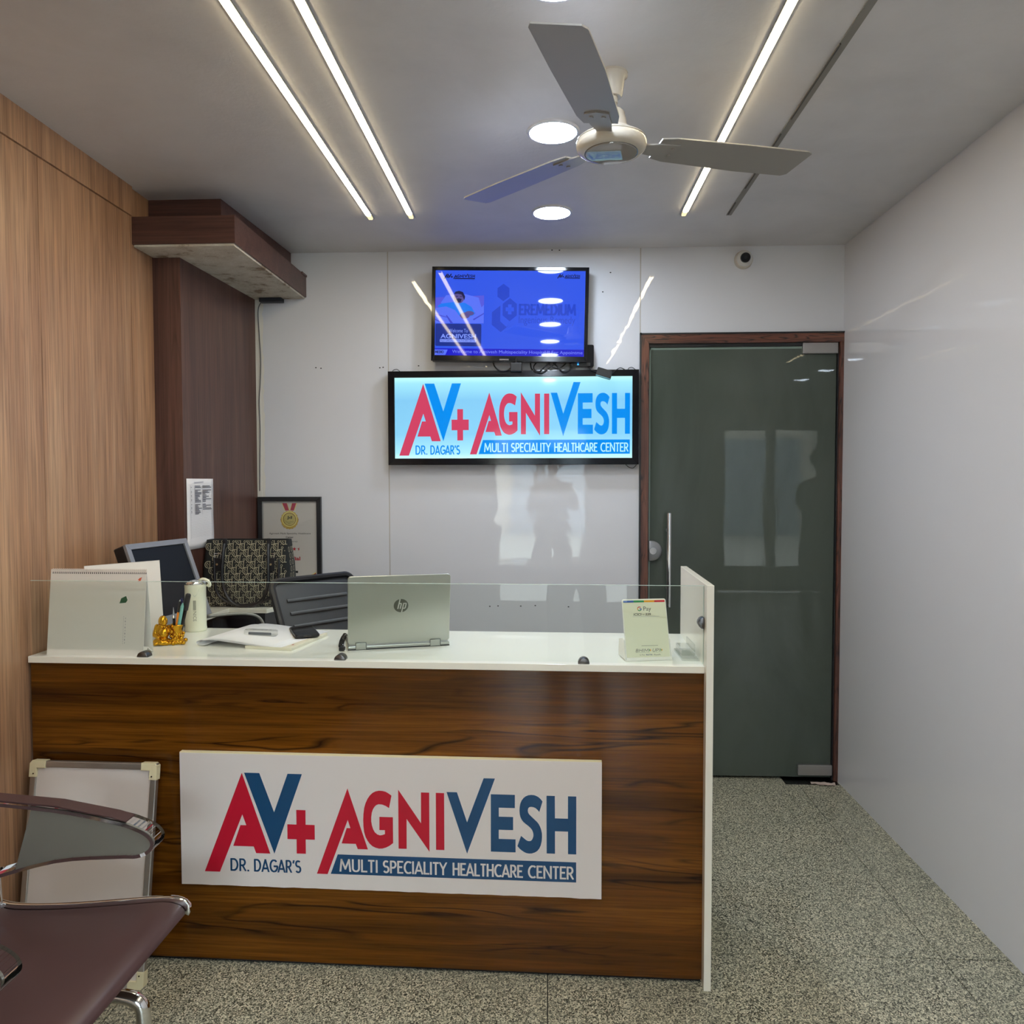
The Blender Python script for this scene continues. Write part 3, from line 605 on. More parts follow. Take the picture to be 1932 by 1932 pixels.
def television():
    # face plane is local xz, facing -y; origin bottom left of the body
    w, h = 0.732, 0.4365
    t = thing('television', 'wall-mounted black television showing a blue hospital screen', 'television', (-0.5485, 3.618, 2.0025), (math.radians(0.3), math.radians(1.15), 0))
    q = B(); prism(q, rrect(0, w, 0, h, 0.006), 'y', 0.002, 0.045, bev=0.002); box(q, 0.12, w-0.12, 0.045, 0.066, 0.06, h-0.08, 0.006); bd = build('body', q, M_black, t)
    # bezel
    sx0, sx1, sz0, sz1 = 0.0165, w-0.0165, 0.0255, h-0.0165
    def fb(pts): q = B(); prism(q, pts, 'y', -0.004, 0.004, bev=0.0012); return q
    q = fb([(0, h), (w, h), (sx1, sz1), (sx0, sz1)])
    for pts in ([(0, 0), (sx0, sz0), (sx1, sz0), (w, 0)], [(0, 0), (0, h), (sx0, sz1), (sx0, sz0)], [(w, 0), (sx1, sz0), (sx1, sz1), (w, h)]): merge(q, fb(pts))
    build('bezel', q, M_blackg, t)
    q = B(); box(q, w*0.44, w*0.50, -0.0055, -0.003, 0.004, 0.012, 0.001); build('brand_plate', q, M_dsteel, t)
    def em(n, c, e=1.0): return mat(n, (0.004, 0.004, 0.006, 1), 0.03, spec=0.24, emit=c, es=e)
    scr = em('blue screen light', (0.030, 0.095, 0.80, 1))
    sy = 0.0012
    q = B(); box(q, sx0-0.001, sx1+0.001, sy, sy+0.004, sz0-0.001, sz1+0.001); s = build('screen', q, scr, t)
    W_, H_ = sx1-sx0, sz1-sz0
    def F(k): return lambda u, v: (sx0+u*W_/1650, sy-0.0002*k, sz1-v*H_/945)
    dk = em('screen dark navy', (0.008, 0.012, 0.10, 1)); dk2 = em('screen black print', (0.006, 0.006, 0.05, 1)); wm = em('screen watermark', (0.018, 0.06, 0.60, 1)); nav = em('screen navy card', (0.010, 0.030, 0.27, 1))
    lite = em('screen pale text', (0.22, 0.32, 0.98, 1)); tick = em('screen ticker', (0.012, 0.012, 0.60, 1)); pale = em('screen pale blue', (0.10, 0.17, 0.92, 1))
    pil = em('screen lilac', (0.09, 0.10, 0.72, 1)); skin = em('screen skin', (0.10, 0.075, 0.28, 1)); hair = em('screen hair', (0.012, 0.012, 0.07, 1)); gown = em('screen gown', (0.012, 0.19, 0.88, 1)); fold = em('screen fold', (0.05, 0.065, 0.62, 1))
    def pr(name, fill, m):
        q = B(); fill(q); build(name, q, m, s)
    def minilogo(q, x, z, w_, h_):
        for k in LOGO: poly(q, [(x+u*w_, z-v/0.2728*h_) for u, v in LOGO[k]], F(2))
        poly(q, [(x+u*w_, z-v/0.2728*h_) for u, v in BAR], F(2))
        text(q, 'MULTI SPECIALITY HEALTHCARE CENTER', x+0.36*w_, z+0.16*h_, 0.63*w_, -0.09*h_, F(2))
    def hexa(q, cx, cz, r, rz, k=1): poly(q, [(cx+r*math.cos(math.radians(a)), cz+rz*math.sin(math.radians(a))) for a in range(30, 390, 60)], F(k))
    pr('screen_logo', lambda q: minilogo(q, 85, 96, 350, 58), dk2)
    pr('screen_logo', lambda q: minilogo(q, 1340, 82, 250, 48), dk2)
    def wmk(q):
        hexa(q, 753, 240, 76, 96); hexa(q, 826, 430, 90, 128)
        poly(q, [(722, 385), (722, 560), (790, 620), (822, 600), (730, 680), (630, 600), (630, 460)], F(1))
    pr('watermark_emblem', wmk, wm)
    pr('watermark_cross', lambda q: (bar(q, 806, 846, 372, 482, F(2)), bar(q, 780, 872, 404, 448, F(2))), scr)
    def wmt(q):
        strokes(q, 'EREMEDIUM', 930, 490, 620, -125, F(1), 0.2); text(q, 'Ingenious Remedy', 928, 605, 620, -105, F(1))
    pr('watermark_text', wmt, wm)
    # picture of a patient in bed
    pr('picture_pillow', lambda q: poly(q, [(0, 300), (540, 275), (540, 580), (0, 580)], F(1)), pil)
    pr('picture_pillow', lambda q: poly(q, [(60, 360), (120, 275), (330, 262), (480, 300), (520, 430), (470, 470), (150, 430)], F(2)), pale)
    def gw(q): poly(q, [(20, 400), (60, 370), (200, 350), (330, 360), (400, 400), (440, 470), (420, 520), (250, 520), (120, 440)], F(3))
    pr('picture_gown', gw, gown)
    def hd(q):
        disc(q, 262, 300, 58, F(4), k=20, rz=66)
    pr('picture_face', hd, skin)
    def hr(q):
        poly(q, [(205, 265), (222, 236), (262, 226), (305, 240), (330, 290), (322, 330), (308, 300), (290, 268), (245, 258)], F(5)); poly(q, [(228, 318), (260, 308), (292, 318), (280, 352), (250, 356)], F(5))
        bar(q, 228, 252, 284, 291, F(5)); bar(q, 272, 296, 284, 291, F(5))
    pr('picture_hair', hr, hair)
    pr('picture_blanket', lambda q: poly(q, [(0, 420), (120, 400), (220, 440), (300, 540), (420, 500), (540, 380), (540, 585), (0, 585)], F(6)), pale)
    for a_ in ([(0, 480), (140, 520), (150, 528), (0, 495)], [(170, 585), (120, 500), (130, 496), (200, 585)], [(420, 540), (540, 470), (540, 482), (430, 552)], [(0, 540), (100, 585), (80, 585), (0, 552)]): pr('picture_fold', lambda q: poly(q, a_, F(7)), fold)
    pr('picture_hand', lambda q: (disc(q, 330, 500, 56, F(8), k=14, rz=34), disc(q, 380, 475, 52, F(8), k=14, rz=26)), skin)
    pr('welcome_card', lambda q: poly(q, [(a, -b) for a, b in rrect(5, 515, -840, -592, 14)], F(2)), nav)
    def wt(q):
        text(q, 'Welcome To', 155, 688, 210, -40, F(3)); text(q, 'AGNIVESH', 62, 755, 396, -50, F(3), 0.02); poly(q, [(a, -b) for a, b in rrect(55, 460, -796, -764, 6)], F(3))
    pr('welcome_text', wt, lite)
    pr('welcome_small_text', lambda q: text(q, 'MULTI SPECIALITY HEALTHCARE CENTER', 62, 789, 392, -18, F(4)), nav)
    pr('ticker_band', lambda q: bar(q, 0, 1650, 866, 945, F(1)), tick)
    pr('ticker_tab', lambda q: poly(q, [(0, 880), (145, 880), (118, 940), (0, 940)], F(2)), pale)
    pr('ticker_tab_text', lambda q: strokes(q, 'MEDIO', 4, 922, 94, -30, F(3), 0.2), dk)
    pr('ticker_text', lambda q: text(q, 'Welcome to Agnivesh Multispeciality Hospital !! For Appointme', 195, 928, 1440, -46, F(3)), em('screen ticker text', (0.20, 0.26, 0.92, 1)))
    q = B(); box(q, 0.2, 0.5, 0.066, 0.0725, 0.1, 0.34); build('wall_bracket', q, M_black, t)
television()
def tvbits():
    t = thing('set_top_box', 'black set-top box with a blue light behind the television corner', 'set-top box', (0.176, D, 1.970))
    q = B(); prism(q, rrect(-0.075, 0.040, 0.0, 0.105, 0.008), 'y', -0.045, 0.0, bev=0.002); build('case', q, M_blackg, t)
    q = B(); box(q, -0.062, 0.024, -0.047, -0.045, 0.006, 0.02); build('front_strip', q, M_black, t)
    q = B(); cyl(q, (-0.034, -0.0485, 0.013), (-0.034, -0.046, 0.013), 0.004, seg=12); build('status_light', q, mat('blue status led', (0, 0, 0, 1), 0.3, emit=(0.02, 0.25, 1.0, 1), es=3.0), t)
    o = build('power_adapter', box(B(), -0.027, 0.027, -0.025, 0.0, -0.04, 0.0, 0.003), M_black, None, loc=(-0.148, D-0.062, 1.988)); tag(o, 'small black adapter block hanging centrally under the television', 'adapter')
    ad = bpy.data.objects['power_adapter']
    build('cable_stub', tube(B(), [(0, -0.012, 0), (0, -0.012, 0.02), (0.004, 0.0, 0.04)], 0.005, 8), M_black, ad)
    q = B(); box(q, -0.036, 0.036, -0.03, 0.0, -0.02, 0.02, 0.003)
    o = build('power_adapter', q, M_black, None, loc=(0.262, D-0.058, 1.936), rot=(0, math.radians(17), 0)); tag(o, 'tilted black adapter resting on the sign frame near the door', 'adapter')
    build('edge_label', box(B(), -0.034, 0.034, -0.0305, -0.029, -0.0195, -0.0175), mat('pale cyan label', rgb(120, 190, 205), 0.4), o)
    k = 'black cables tangled under the television'
    def cab(pts, lab, r=0.0032): o = build('cable', tube(B(), smoothpath(pts), r, 6), M_blackm, None, True); tag(o, lab, 'cable', None)
    y = D-0.035; f = D-0.066
    cab([(-0.262, y, 2.02), (-0.255, y, 1.985), (-0.228, f, 1.955), (-0.19, f, 1.955), (-0.165, f, 1.975)], 'black cable drooping from the television to the hanging adapter')
    cab([(-0.082, y, 2.01), (-0.078, y, 1.97), (-0.055, f, 1.945), (-0.03, f, 1.955), (0.0, f, 1.985), (0.01, y, 2.015)], 'black cable looping under the television right of the adapter')
    cab([(-0.03, y, 2.012), (-0.058, y, 1.99), (-0.065, f, 1.962), (-0.03, f, 1.942), (0.02, f, 1.975), (0.06, y, 2.01)], 'black cable in a wide loop over the sign frame')
    cab([(0.0, y, 2.01), (0.012, f, 1.975), (0.05, f, 1.962), (0.085, y, 1.99), (0.09, y, 2.01)], 'black cable arching beside the set-top box')
    cab([(0.02, y, 2.0), (0.05, f, 1.965), (0.075, f, 1.945), (0.10, f, 1.955), (0.112, y, 1.99)], 'black cable crossing toward the set-top box')
    cab([(0.19, y, 1.975), (0.20, f, 1.955), (0.225, f, 1.945), (0.235, f, 1.945)], 'thin black lead joining the set-top box and tilted adapter', 0.002)
    cab([(0.29, f, 1.925), (0.31, f, 1.945), (0.335, f, 1.962), (0.36, y, 1.960)], 'thin black lead from the tilted adapter toward the door', 0.002)
tvbits()
# ------------------------------------------------------------------ cctv camera
def cctv():
    t = thing('cctv_camera', 'white turret security camera high on the wall above the door', 'camera', (0.915, D, 2.469))
    q = B(); cyl(q, (0, 0, 0), (0, -0.022, 0), 0.043, 0.040, 36); build('base', q, M_fan, t, True)
    q = B(); t2 = bmesh.new(); bmesh.ops.create_uvsphere(t2, u_segments=28, v_segments=16, radius=0.036); merge(q, t2, Matrix.Translation((0, -0.026, 0))); build('ball', q, mat('white camera plastic', rgb(205, 203, 200), 0.35), t, True)
    q = B(); d = Vector((-0.10, -0.93, -0.12)).normalized(); c = Vector((0, -0.026, 0)); cyl(q, c+d*0.020, c+d*0.0375, 0.0245, 0.0215, 28); ln = build('lens_face', q, M_blackg, t, True)
    q = B(); cyl(q, c+d*0.0370, c+d*0.0385, 0.008, seg=16); build('lens', q, mat('lens glass', rgb(8, 8, 14), 0.02), ln, True)
cctv()

# ------------------------------------------------------------------ reception counter
CA = math.radians(-1.42); CO = Vector((0.4388, 2.1618, 0)); ZT = 0.915
def cw(a, b, z=0.0):
    return (CO.x+a*math.cos(CA)-b*math.sin(CA), CO.y+a*math.sin(CA)+b*math.cos(CA), z)
def counter():
    t = thing('reception_counter', 'walnut-fronted reception counter with white top and low glass screen', 'counter', CO, (0, 0, CA))
    xl = -1.985
    build('front_panel', box(B(), xl, 0.0, 0.0, 0.018, 0.012, 0.895), M_walnut, t)
    build('plinth', box(B(), xl, -0.002, 0.012, 0.05, 0.0, 0.03), M_blackm, t)
    q = B(); box(q, xl, 0.0, -0.010, 0.4555, 0.8955, ZT, 0.0008, seg=1); wt = build('worktop', q, M_worktop, t)
    build('edge_band', box(B(), xl, -0.0005, -0.0108, -0.0098, 0.896, ZT-0.0006), M_white, wt)
    q = B(); box(q, 0.0, 0.020, -0.034, 0.4555, 0.0, 1.146, 0.0008, seg=1); ep = build('end_panel', q, M_white, t)
    build('back_upright', box(B(), -0.03, 0.0, 0.10, 0.45, 0.03, 0.8955), M_white, t)
    build('back_rail', box(B(), xl, 0.0, 0.40, 0.418, 0.55, 0.8955), M_blackm, t)
    g = build('glass_screen', box(B(), xl, -0.0015, 0.008, 0.014, ZT+0.002, 1.1385), M_glass, t)
    q = B(); box(q, xl, -0.0015, 0.0078, 0.0142, 1.1385, 1.1395); box(q, -0.0015, -0.0005, 0.0078, 0.0142, ZT+0.002, 1.1395); build('glass_edge', q, M_glassedge, g)
    for x in (-1.637, -1.0425, -0.3365):
        q = B(); prism(q, [(x+0.0165*math.cos(math.radians(a)), ZT+0.0165*math.sin(math.radians(a))) for a in range(0, 181, 12)], 'y', -0.004, 0.026, bev=0.002); build('glass_clip', q, M_dsteel, t, True)
    q = B(); prism(q, [(-0.001-0.0165*math.sin(math.radians(a)), 1.035+0.0165*math.cos(math.radians(a))) for a in range(0, 181, 12)], 'y', -0.004, 0.026, bev=0.002); build('glass_clip', q, M_dsteel, t, True)
counter()
def shelf():
    t = thing('corner_desk', 'white L-shaped desk return along the wood wall and column', 'desk', (0, 0, 0))
    y0 = 2.6605
    q = B(); prism(q, [(XL+0.008, y0), (-1.335, y0), (-1.307, 3.078), (-1.1455, 3.066), (-1.10, 3.18), (-1.10, D-0.003), (-1.4110, D-0.003), (-1.4365, 2.987), (XL+0.008, 2.987)], 'z', 0.897, ZT, bev=0.001); build('desk_top', q, M_white, t)
    build('drawer_block', box(B(), -1.405, -1.18, 3.14, D-0.01, 0.0, 0.897), M_black, t)
    q = B(); box(q, -1.37, -1.22, 3.136, 3.14, 0.60, 0.86); build('drawer_front', q, M_blackg, t)
    build('side_board', box(B(), XL+0.01, -1.37, y0+0.01, y0+0.03, 0, 0.897), M_white, t)
shelf()
# dark low cabinet line behind the counter
def sign():
    a, b = cw(-1.5200, -0.018)[:2]
    t = thing('counter_sign', 'white clinic sign board with red and blue letters on the counter front', 'sign', (a, b, 0.2445), (0, 0, CA))
    w, h = 1.2345, 0.3935
    pts = [(0.0, 0.0)]
    rr = random.Random(3)
    n = 40
    pts = [(w*i/n, (0.0015*rr.random() if 0 < i < n else 0)-0.0006*(i % 7 == 3)) for i in range(n+1)]
    q = B(); prism(q, pts+[(w, h+0.0015), (0, h)], 'y', 0.0, 0.0165); bd = build('board', q, M_signw, t)
    q = B(); box(q, 0.0, w, 0.0008, 0.0165, h-0.001, h+0.0022); build('board_edge', q, M_signe, t, label='cream top edge')
    logo('c', bd, -1.4487+1.5200, 0.2857-0.2445, 1.0915, 0.2728*1.0915, 0.0, M_red, M_blue, M_signw)
sign()

# ------------------------------------------------------------------ things on the counter
def calendar(name, label, loc, rz, w, h, dep, printed):
    t = thing(name, label, 'calendar', loc, (0, 0, rz))
    m = mat('calendar card', rgb(228, 222, 214), 0.6)
    q = B(); prism(q, [(-dep*0.5, 0.0), (-dep*0.5+0.0018, 0.0), (0.0012, h), (-0.0006, h)], 'x', -w, 0); f = build('front_sheet', q, m, t)
    q = B(); prism(q, [(dep*0.5, 0.0), (dep*0.5-0.0018, 0.0), (-0.0012, h), (0.0006, h)], 'x', -w, 0); build('back_sheet', q, m, t)
    q = B(); prism(q, [(-dep*0.5+0.002, 0.001), (-0.002, dep*0.36), (0.002, dep*0.36), (dep*0.5-0.002, 0.001), (dep*0.5-0.004, 0.001), (0, dep*0.36-0.003), (-dep*0.5+0.004, 0.001)], 'x', -w+0.002, -0.001); build('base_fold', q, m, t)
    if printed:
        for k in range(3):
            q = B(); e = 0.004+0.004*k; prism(q, [(-dep*0.5+0.003*k+0.003, 0.012), (-dep*0.5+0.003*k+0.0038, 0.012), (0.0006, h-0.004), (0, h-0.004)], 'x', -w+e, -e*0.4); build('leaf', q, M_paper, t)
        sl = (dep*0.5)/h
        fn = lambda u, v: (-w+u, -dep*0.5+v*sl-0.0006, v)
        q = B()
        for i in range(int(w/0.0062)): bar(q, 0.006+i*0.0062, 0.0085+i*0.0062, h-0.013, h-0.007, fn)
        build('binding_hole', q, M_ink, f, kind='stuff')
        q = B()
        for i in range(int(w/0.0062)):
            x = -w+0.0072+i*0.0062
            tube(q, [(x, 0.004*math.cos(a)-0.0005, h-0.003+0.006*math.sin(a)) for a in [k*PI/3 for k in range(6)]], 0.0006, 4, closed=True)
        build('wire_binding', q, mat('white coated wire', rgb(225, 210, 200), 0.3), t, kind='stuff')
        q = B(); poly(q, [(w-0.026, h-0.030), (w-0.021, h-0.025), (w-0.013, h-0.022), (w-0.014, h-0.025), (w-0.020, h-0.031)], fn); poly(q, [(w-0.027, h-0.034), (w-0.018, h-0.029), (w-0.014, h-0.027), (w-0.017, h-0.032), (w-0.024, h-0.036)], fn); build('leaf_emblem', q, mat('orange print', rgb(205, 84, 44), 0.6), f)
        q = B(); poly(q, [(w-0.075, h-0.085), (w-0.060, h-0.078), (w-0.055, h-0.090), (w-0.060, h-0.098), (w-0.08, h-0.10)], fn); build('green_print', q, mat('green print', rgb(40, 90, 60), 0.6), f)
        q = B()
        fr = lambda u, v: fn(w-0.058-v, 0.035+u)
        for i in range(9): bar(q, 0.001+i*0.009, 0.006+i*0.009, 0.0, 0.0012+0.001*(i % 2), fr)
        for i in range(14): bar(q, 0.0+i*0.006, 0.0035+i*0.006, 0.006, 0.0068, fr)
        build('small_print', q, M_grey, f)
    return t
calendar('desk_calendar', 'wire-bound tent calendar with orange leaf emblem at the counter end', (-1.2025, 2.2445, ZT), CA, 0.30, 0.2545, 0.060, True)
calendar('blank_calendar', 'plain white tent card behind the wire-bound calendar', (-1.272, 2.455, ZT), math.radians(52), 0.23, 0.262, 0.055, False)

def bottle():
    t = thing('water_bottle', 'cream water bottle with silver lid beside the pen holder', 'bottle', (-1.2265, 2.611, ZT))
    m = mat('cream bottle', rgb(232, 232, 208), 0.28)
    q = B(); lathe(q, [(0.0340, 0.0), (0.0365, 0.003), (0.0365, 0.010), (0.0352, 0.013), (0.0350, 0.150), (0.0356, 0.152), (0.0356, 0.156), (0.0345, 0.164)], 40); b = build('body', q, m, t, True)
    q = B(); lathe(q, [(0.0350, 0.163), (0.0362, 0.165), (0.0362, 0.168), (0.032, 0.174), (0.018, 0.177)], 40); build('lid', q, M_chrome, t, True)
    q = B(); pts = smoothpath([(0.016, -0.004, 0.174), (0.030, -0.006, 0.181), (0.046, -0.006, 0.176), (0.053, -0.004, 0.165), (0.050, -0.002, 0.157), (0.043, 0.0, 0.160)], 5); tube(q, pts, 0.0055, 8); build('carry_loop', q, m, t, True)
    # print wraps the front (towards the viewer)
    def fn(u, v):
        a = -PI/2 + u/0.0353 + 0.33
        return (0.0354*math.cos(a), 0.0354*math.sin(a), v)
    ink = mat('grey green print', rgb(70, 74, 66), 0.5)
    q = B()
    for i in range(5): bar(q, -0.0042+i*0.0019, -0.0032+i*0.0019, 0.076, 0.110, fn)
    build('striped_mark', q, ink, b)
    q = B(); text(q, 'NICE', 0, 0, 0.034, 0.010, lambda u, v: fn(-0.0045+v, 0.072-u), -0.01); build('brand_text', q, ink, b)
    q = B(); poly(q, [(-0.012, 0.148), (0.016, 0.148), (0.006, 0.126), (0.001, 0.122), (-0.004, 0.126)], fn); build('label_wedge', q, mat('grey label wedge', rgb(205, 208, 188), 0.3), b)
bottle()

def blob(items, voxel, m, name, parent, sm=3):
    """fuse spheres / capsules into one continuous surface"""
    b = bmesh.new()
    for it in items:
        if it[0] == 's':
            _, c, r = it; t = bmesh.new(); bmesh.ops.create_icosphere(t, subdivisions=3, radius=1.0)
            rr = r if isinstance(r, tuple) else (r, r, r)
            merge(b, t, Matrix.Translation(c) @ Matrix.Diagonal((rr[0], rr[1], rr[2], 1)))
        elif it[0] == 'c':
            _, p0, p1, r0, r1 = it
            cyl(b, p0, p1, r0, r1, 18)
            for p, r in ((p0, r0), (p1, r1)):
                t = bmesh.new(); bmesh.ops.create_icosphere(t, subdivisions=2, radius=r); merge(b, t, Matrix.Translation(p))
    o = build(name, b, m, parent, True)
    md = o.modifiers.new('fuse', 'REMESH'); md.mode = 'VOXEL'; md.voxel_size = voxel; md.use_smooth_shade = True
    s = o.modifiers.new('soften', 'SMOOTH'); s.iterations = sm; s.factor = 0.5
    return o
def buddha():
    t = thing('buddha_pen_holder', 'golden laughing Buddha pen holder on the counter', 'pen holder', (-1.2115, 2.395, ZT), (0, 0, math.radians(18))); t.scale = (0.8, 1.0, 1.0)
    it = [('s', (-0.032, 0.0, 0.012), (0.026, 0.026, 0.014)), ('s', (-0.012, -0.012, 0.010), (0.022, 0.016, 0.011)), ('s', (-0.028, 0.004, 0.038), (0.026, 0.025, 0.030)),
          ('s', (-0.019, -0.012, 0.036), (0.020, 0.018, 0.019)), ('s', (-0.024, -0.004, 0.075), (0.0165, 0.0165, 0.0175)), ('s', (-0.018, -0.016, 0.070), (0.011, 0.008, 0.009)),
          ('s', (-0.037, -0.006, 0.073), (0.004, 0.005, 0.010)), ('s', (-0.009, -0.008, 0.074), (0.004, 0.005, 0.010)), ('s', (-0.0135, -0.0215, 0.0735), 0.003),
          ('c', (-0.047, 0.002, 0.055), (-0.054, -0.010, 0.032), 0.010, 0.008), ('c', (-0.054, -0.010, 0.032), (-0.040, -0.024, 0.026), 0.008, 0.006), ('s', (-0.038, -0.026, 0.025), (0.007, 0.006, 0.006)),
          ('c', (-0.004, 0.0, 0.052), (0.010, -0.018, 0.040), 0.009, 0.007), ('s', (0.011, -0.021, 0.041), (0.007, 0.006, 0.006)),
          ('c', (-0.050, -0.016, 0.010), (-0.026, -0.030, 0.010), 0.010, 0.009), ('c', (-0.006, -0.020, 0.009), (-0.022, -0.034, 0.008), 0.009, 0.007), ('s', (-0.046, -0.030, 0.006), (0.010, 0.008, 0.006))]
    for k in range(9):
        a = -0.044+k*0.0125; it.append(('s', (a, -0.026+0.004*math.sin(k*2.1), 0.006), (0.0085, 0.010, 0.0065+0.002*(k % 2))))
        it.append(('s', (a, 0.016, 0.006), (0.0085, 0.010, 0.007)))
    for k in range(6): it.append(('s', (0.010+k*0.0075, -0.024+0.003*math.cos(k*1.7), 0.013+0.003*(k % 3)), 0.0068))
    blob(it, 0.0014, M_gold, 'figure', t, 3)
    q = B(); lathe(q, [(0.026, 0.004), (0.024, 0.016), (0.0215, 0.034), (0.022, 0.048), (0.0265, 0.060), (0.0245, 0.062), (0.0205, 0.055), (0.018, 0.02)], 28, 0.028, 0.0); p = build('pen_pot', q, M_gold, t, True)
    q = B()
    for k in range(10):
        a = -PI+k*PI/9
        t2 = bmesh.new(); bmesh.ops.create_icosphere(t2, subdivisions=2, radius=0.0055); merge(q, t2, Matrix.Translation((0.028+0.0245*math.cos(a), 0.0245*math.sin(a), 0.022+0.010*math.sin(k*1.9)**2)))
    build('coin_relief', q, M_gold, p, True)
    q = B()
    for sx in (-0.0065, 0.002):
        t2 = bmesh.new(); bmesh.ops.create_icosphere(t2, subdivisions=1, radius=0.0014); merge(q, t2, Matrix.Translation((-0.021+sx, -0.0205, 0.0785)))
    build('face_detail', q, mat('dark gilt recess', rgb(70, 40, 12), 0.5), t)
buddha()
def pen(name, label, base, top, r, cols, nib=None):
    """cols: list of (fraction, radius scale, material) from the bottom up"""
    base = Vector(base); top = Vector(top); d = top-base; l = d.length
    t = thing(name, label, 'pen', base); t.rotation_mode = 'QUATERNION'; t.rotation_quaternion = Vector((0, 0, 1)).rotation_difference(d.normalized())
    z = 0
    for i, (f, k0, k1, m, nm) in enumerate(cols):
        q = B(); lathe(q, [(r*k0, z*l+0.0001), (r*k1, (z+f)*l)], 14); build(nm, q, m, t, True); z += f
    return t
pc = Vector((-1.190, 2.402, ZT+0.022))
P_or = mat('orange plastic', rgb(240, 134, 24), 0.35); P_teal = mat('teal plastic', rgb(120, 178, 170), 0.35); P_navy = mat('navy plastic', rgb(28, 34, 90), 0.3)
pen('fountain_pen', 'black pen with a silver nib standing upright in the pen holder', pc+Vector((-0.009, 0.0, 0)), pc+Vector((-0.0165, 0.01, 0.092)), 0.0042, [(0.62, 1, 1, M_blackg, 'barrel'), (0.10, 1.15, 1.15, M_chrome, 'ring'), (0.28, 0.8, 0.15, M_steel, 'nib')])
pen('orange_pen', 'orange pen with black tip section in the pen holder', pc+Vector((-0.003, -0.006, 0.002)), pc+Vector((0.017, -0.012, 0.120)), 0.0046, [(0.66, 1, 1, P_or, 'barrel'), (0.30, 0.95, 0.9, M_black, 'grip'), (0.04, 0.6, 0.2, M_chrome, 'tip')])
pen('teal_pen', 'teal-barrelled pen leaning right in the pen holder', pc+Vector((0.003, -0.007, 0.004)), pc+Vector((0.027, -0.015, 0.110)), 0.0052, [(0.9, 1, 1, P_teal, 'barrel'), (0.1, 0.9, 0.3, P_teal, 'tip')])
pen('navy_pen', 'dark blue pen with white barrel behind the orange pen', pc+Vector((-0.006, 0.008, 0)), pc+Vector((0.012, 0.01, 0.122)), 0.0042, [(0.6, 1, 1, M_paper, 'barrel'), (0.34, 1.1, 1.1, P_navy, 'cap'), (0.06, 0.8, 0.4, P_navy, 'cap_end')])
pen('black_marker', 'thick black marker towering over the other pens', pc+Vector((0.007, -0.002, 0)), pc+Vector((0.040, -0.002, 0.138)), 0.0072, [(0.62, 0.85, 0.95, M_blackg, 'barrel'), (0.36, 1.25, 1.15, M_black, 'cap'), (0.02, 1.0, 0.8, M_black, 'cap_end')])

def booklet():
    t = thing('folded_register', 'open register with its white pages folded over on the counter', 'register', (-1.112, 2.366, ZT), (0, 0, math.radians(-10.5)))
    build('page_block', box(B(), 0.175, 0.335, -0.004, 0.235, 0.0, 0.009, 0.001), mat('cream page block', rgb(222, 216, 196), 0.7), t)
    # folded pages: swept profile in xz, several leaves
    for k in range(4):
        q = B(); o = 0.0028*k
        prof = [(0.300-0.018*k, 0.0095+0.0004*k), (0.20, 0.0105+o*0.5), (0.12, 0.017+o*0.7), (0.06, 0.0215+o*0.4), (0.025+o, 0.0205-o*0.3), (0.008+o, 0.0165-o*0.3), (0.002+o, 0.011), (0.006+o, 0.005+o*0.4), (0.016+o, 0.0022+o*0.3), (0.030+o, 0.0030+o*0.3)]
        prof = [(p.x, p.y) for p in smoothpath([(a, b, 0) for a, b in prof], 3)]
        n = len(prof)
        rows = []
        for (yy, sx) in ((-0.002, 0.0), (0.10, -0.012), (0.27, -0.055)):
            rows.append([q.verts.new((x*(1+0.10*(yy*2))-sx*0+0.03*yy, yy, z)) for x, z in prof])
        for a, b in zip(rows, rows[1:]):
            for i in range(n-1): q.faces.new((a[i], a[i+1], b[i+1], b[i]))
        o2 = build('folded_page', q, M_paper, t, True); md = o2.modifiers.new('thick', 'SOLIDIFY'); md.thickness = 0.0006
    q = B()
    for i in range(9): bar(q, 0.265, 0.328, 0.03+i*0.022, 0.0308+i*0.022, lambda u, v: (u, v, 0.0096))
    for i in range(3): bar(q, 0.285+i*0.015, 0.2855+i*0.015, 0.0, 0.225, lambda u, v: (u, v, 0.0096))
    build('ruled_line', q, mat('faint red rule', rgb(206, 160, 150), 0.7), t)
    q = B(); disc(q, 0.315, 0.040, 0.004, lambda u, v: (u, v, 0.0099), k=10); build('red_mark', q, M_red, t)
booklet()
def weight():
    t = thing('acrylic_paperweight', 'clear acrylic paperweight with faceted ends on the folded register', 'paperweight', (-0.936, 2.452, ZT+0.019), (0, math.radians(3), math.radians(7)))
    q = B(); prism(q, [(-0.052, -0.010), (-0.044, -0.018), (0.044, -0.018), (0.052, -0.010), (0.052, 0.010), (0.044, 0.018), (-0.044, 0.018), (-0.052, 0.010)], 'z', 0, 0.016, bev=0.0025); b = build('block', q, M_acrylic, t)
    build('dark_insert', box(B(), -0.036, 0.036, -0.0165, -0.014, 0.003, 0.011), mat('grey insert', rgb(96, 98, 104), 0.3), t)
    q = B(); prism(q, [(-0.052, -0.010), (-0.044, -0.018), (0.044, -0.018), (0.052, -0.010), (0.052, 0.010), (0.044, 0.018), (-0.044, 0.018), (-0.052, 0.010)], 'z', 0.0002, 0.0015); build('base_plate', q, mat('pale base plate', rgb(205, 205, 205), 0.3), t)
    q = B(); text(q, 'Aerodal-CV', -0.035, 0.002, 0.070, 0.011, lambda u, v: (u, v, 0.0163), 0.02, shear=0.2); build('lettering', q, M_ink, b)
weight()
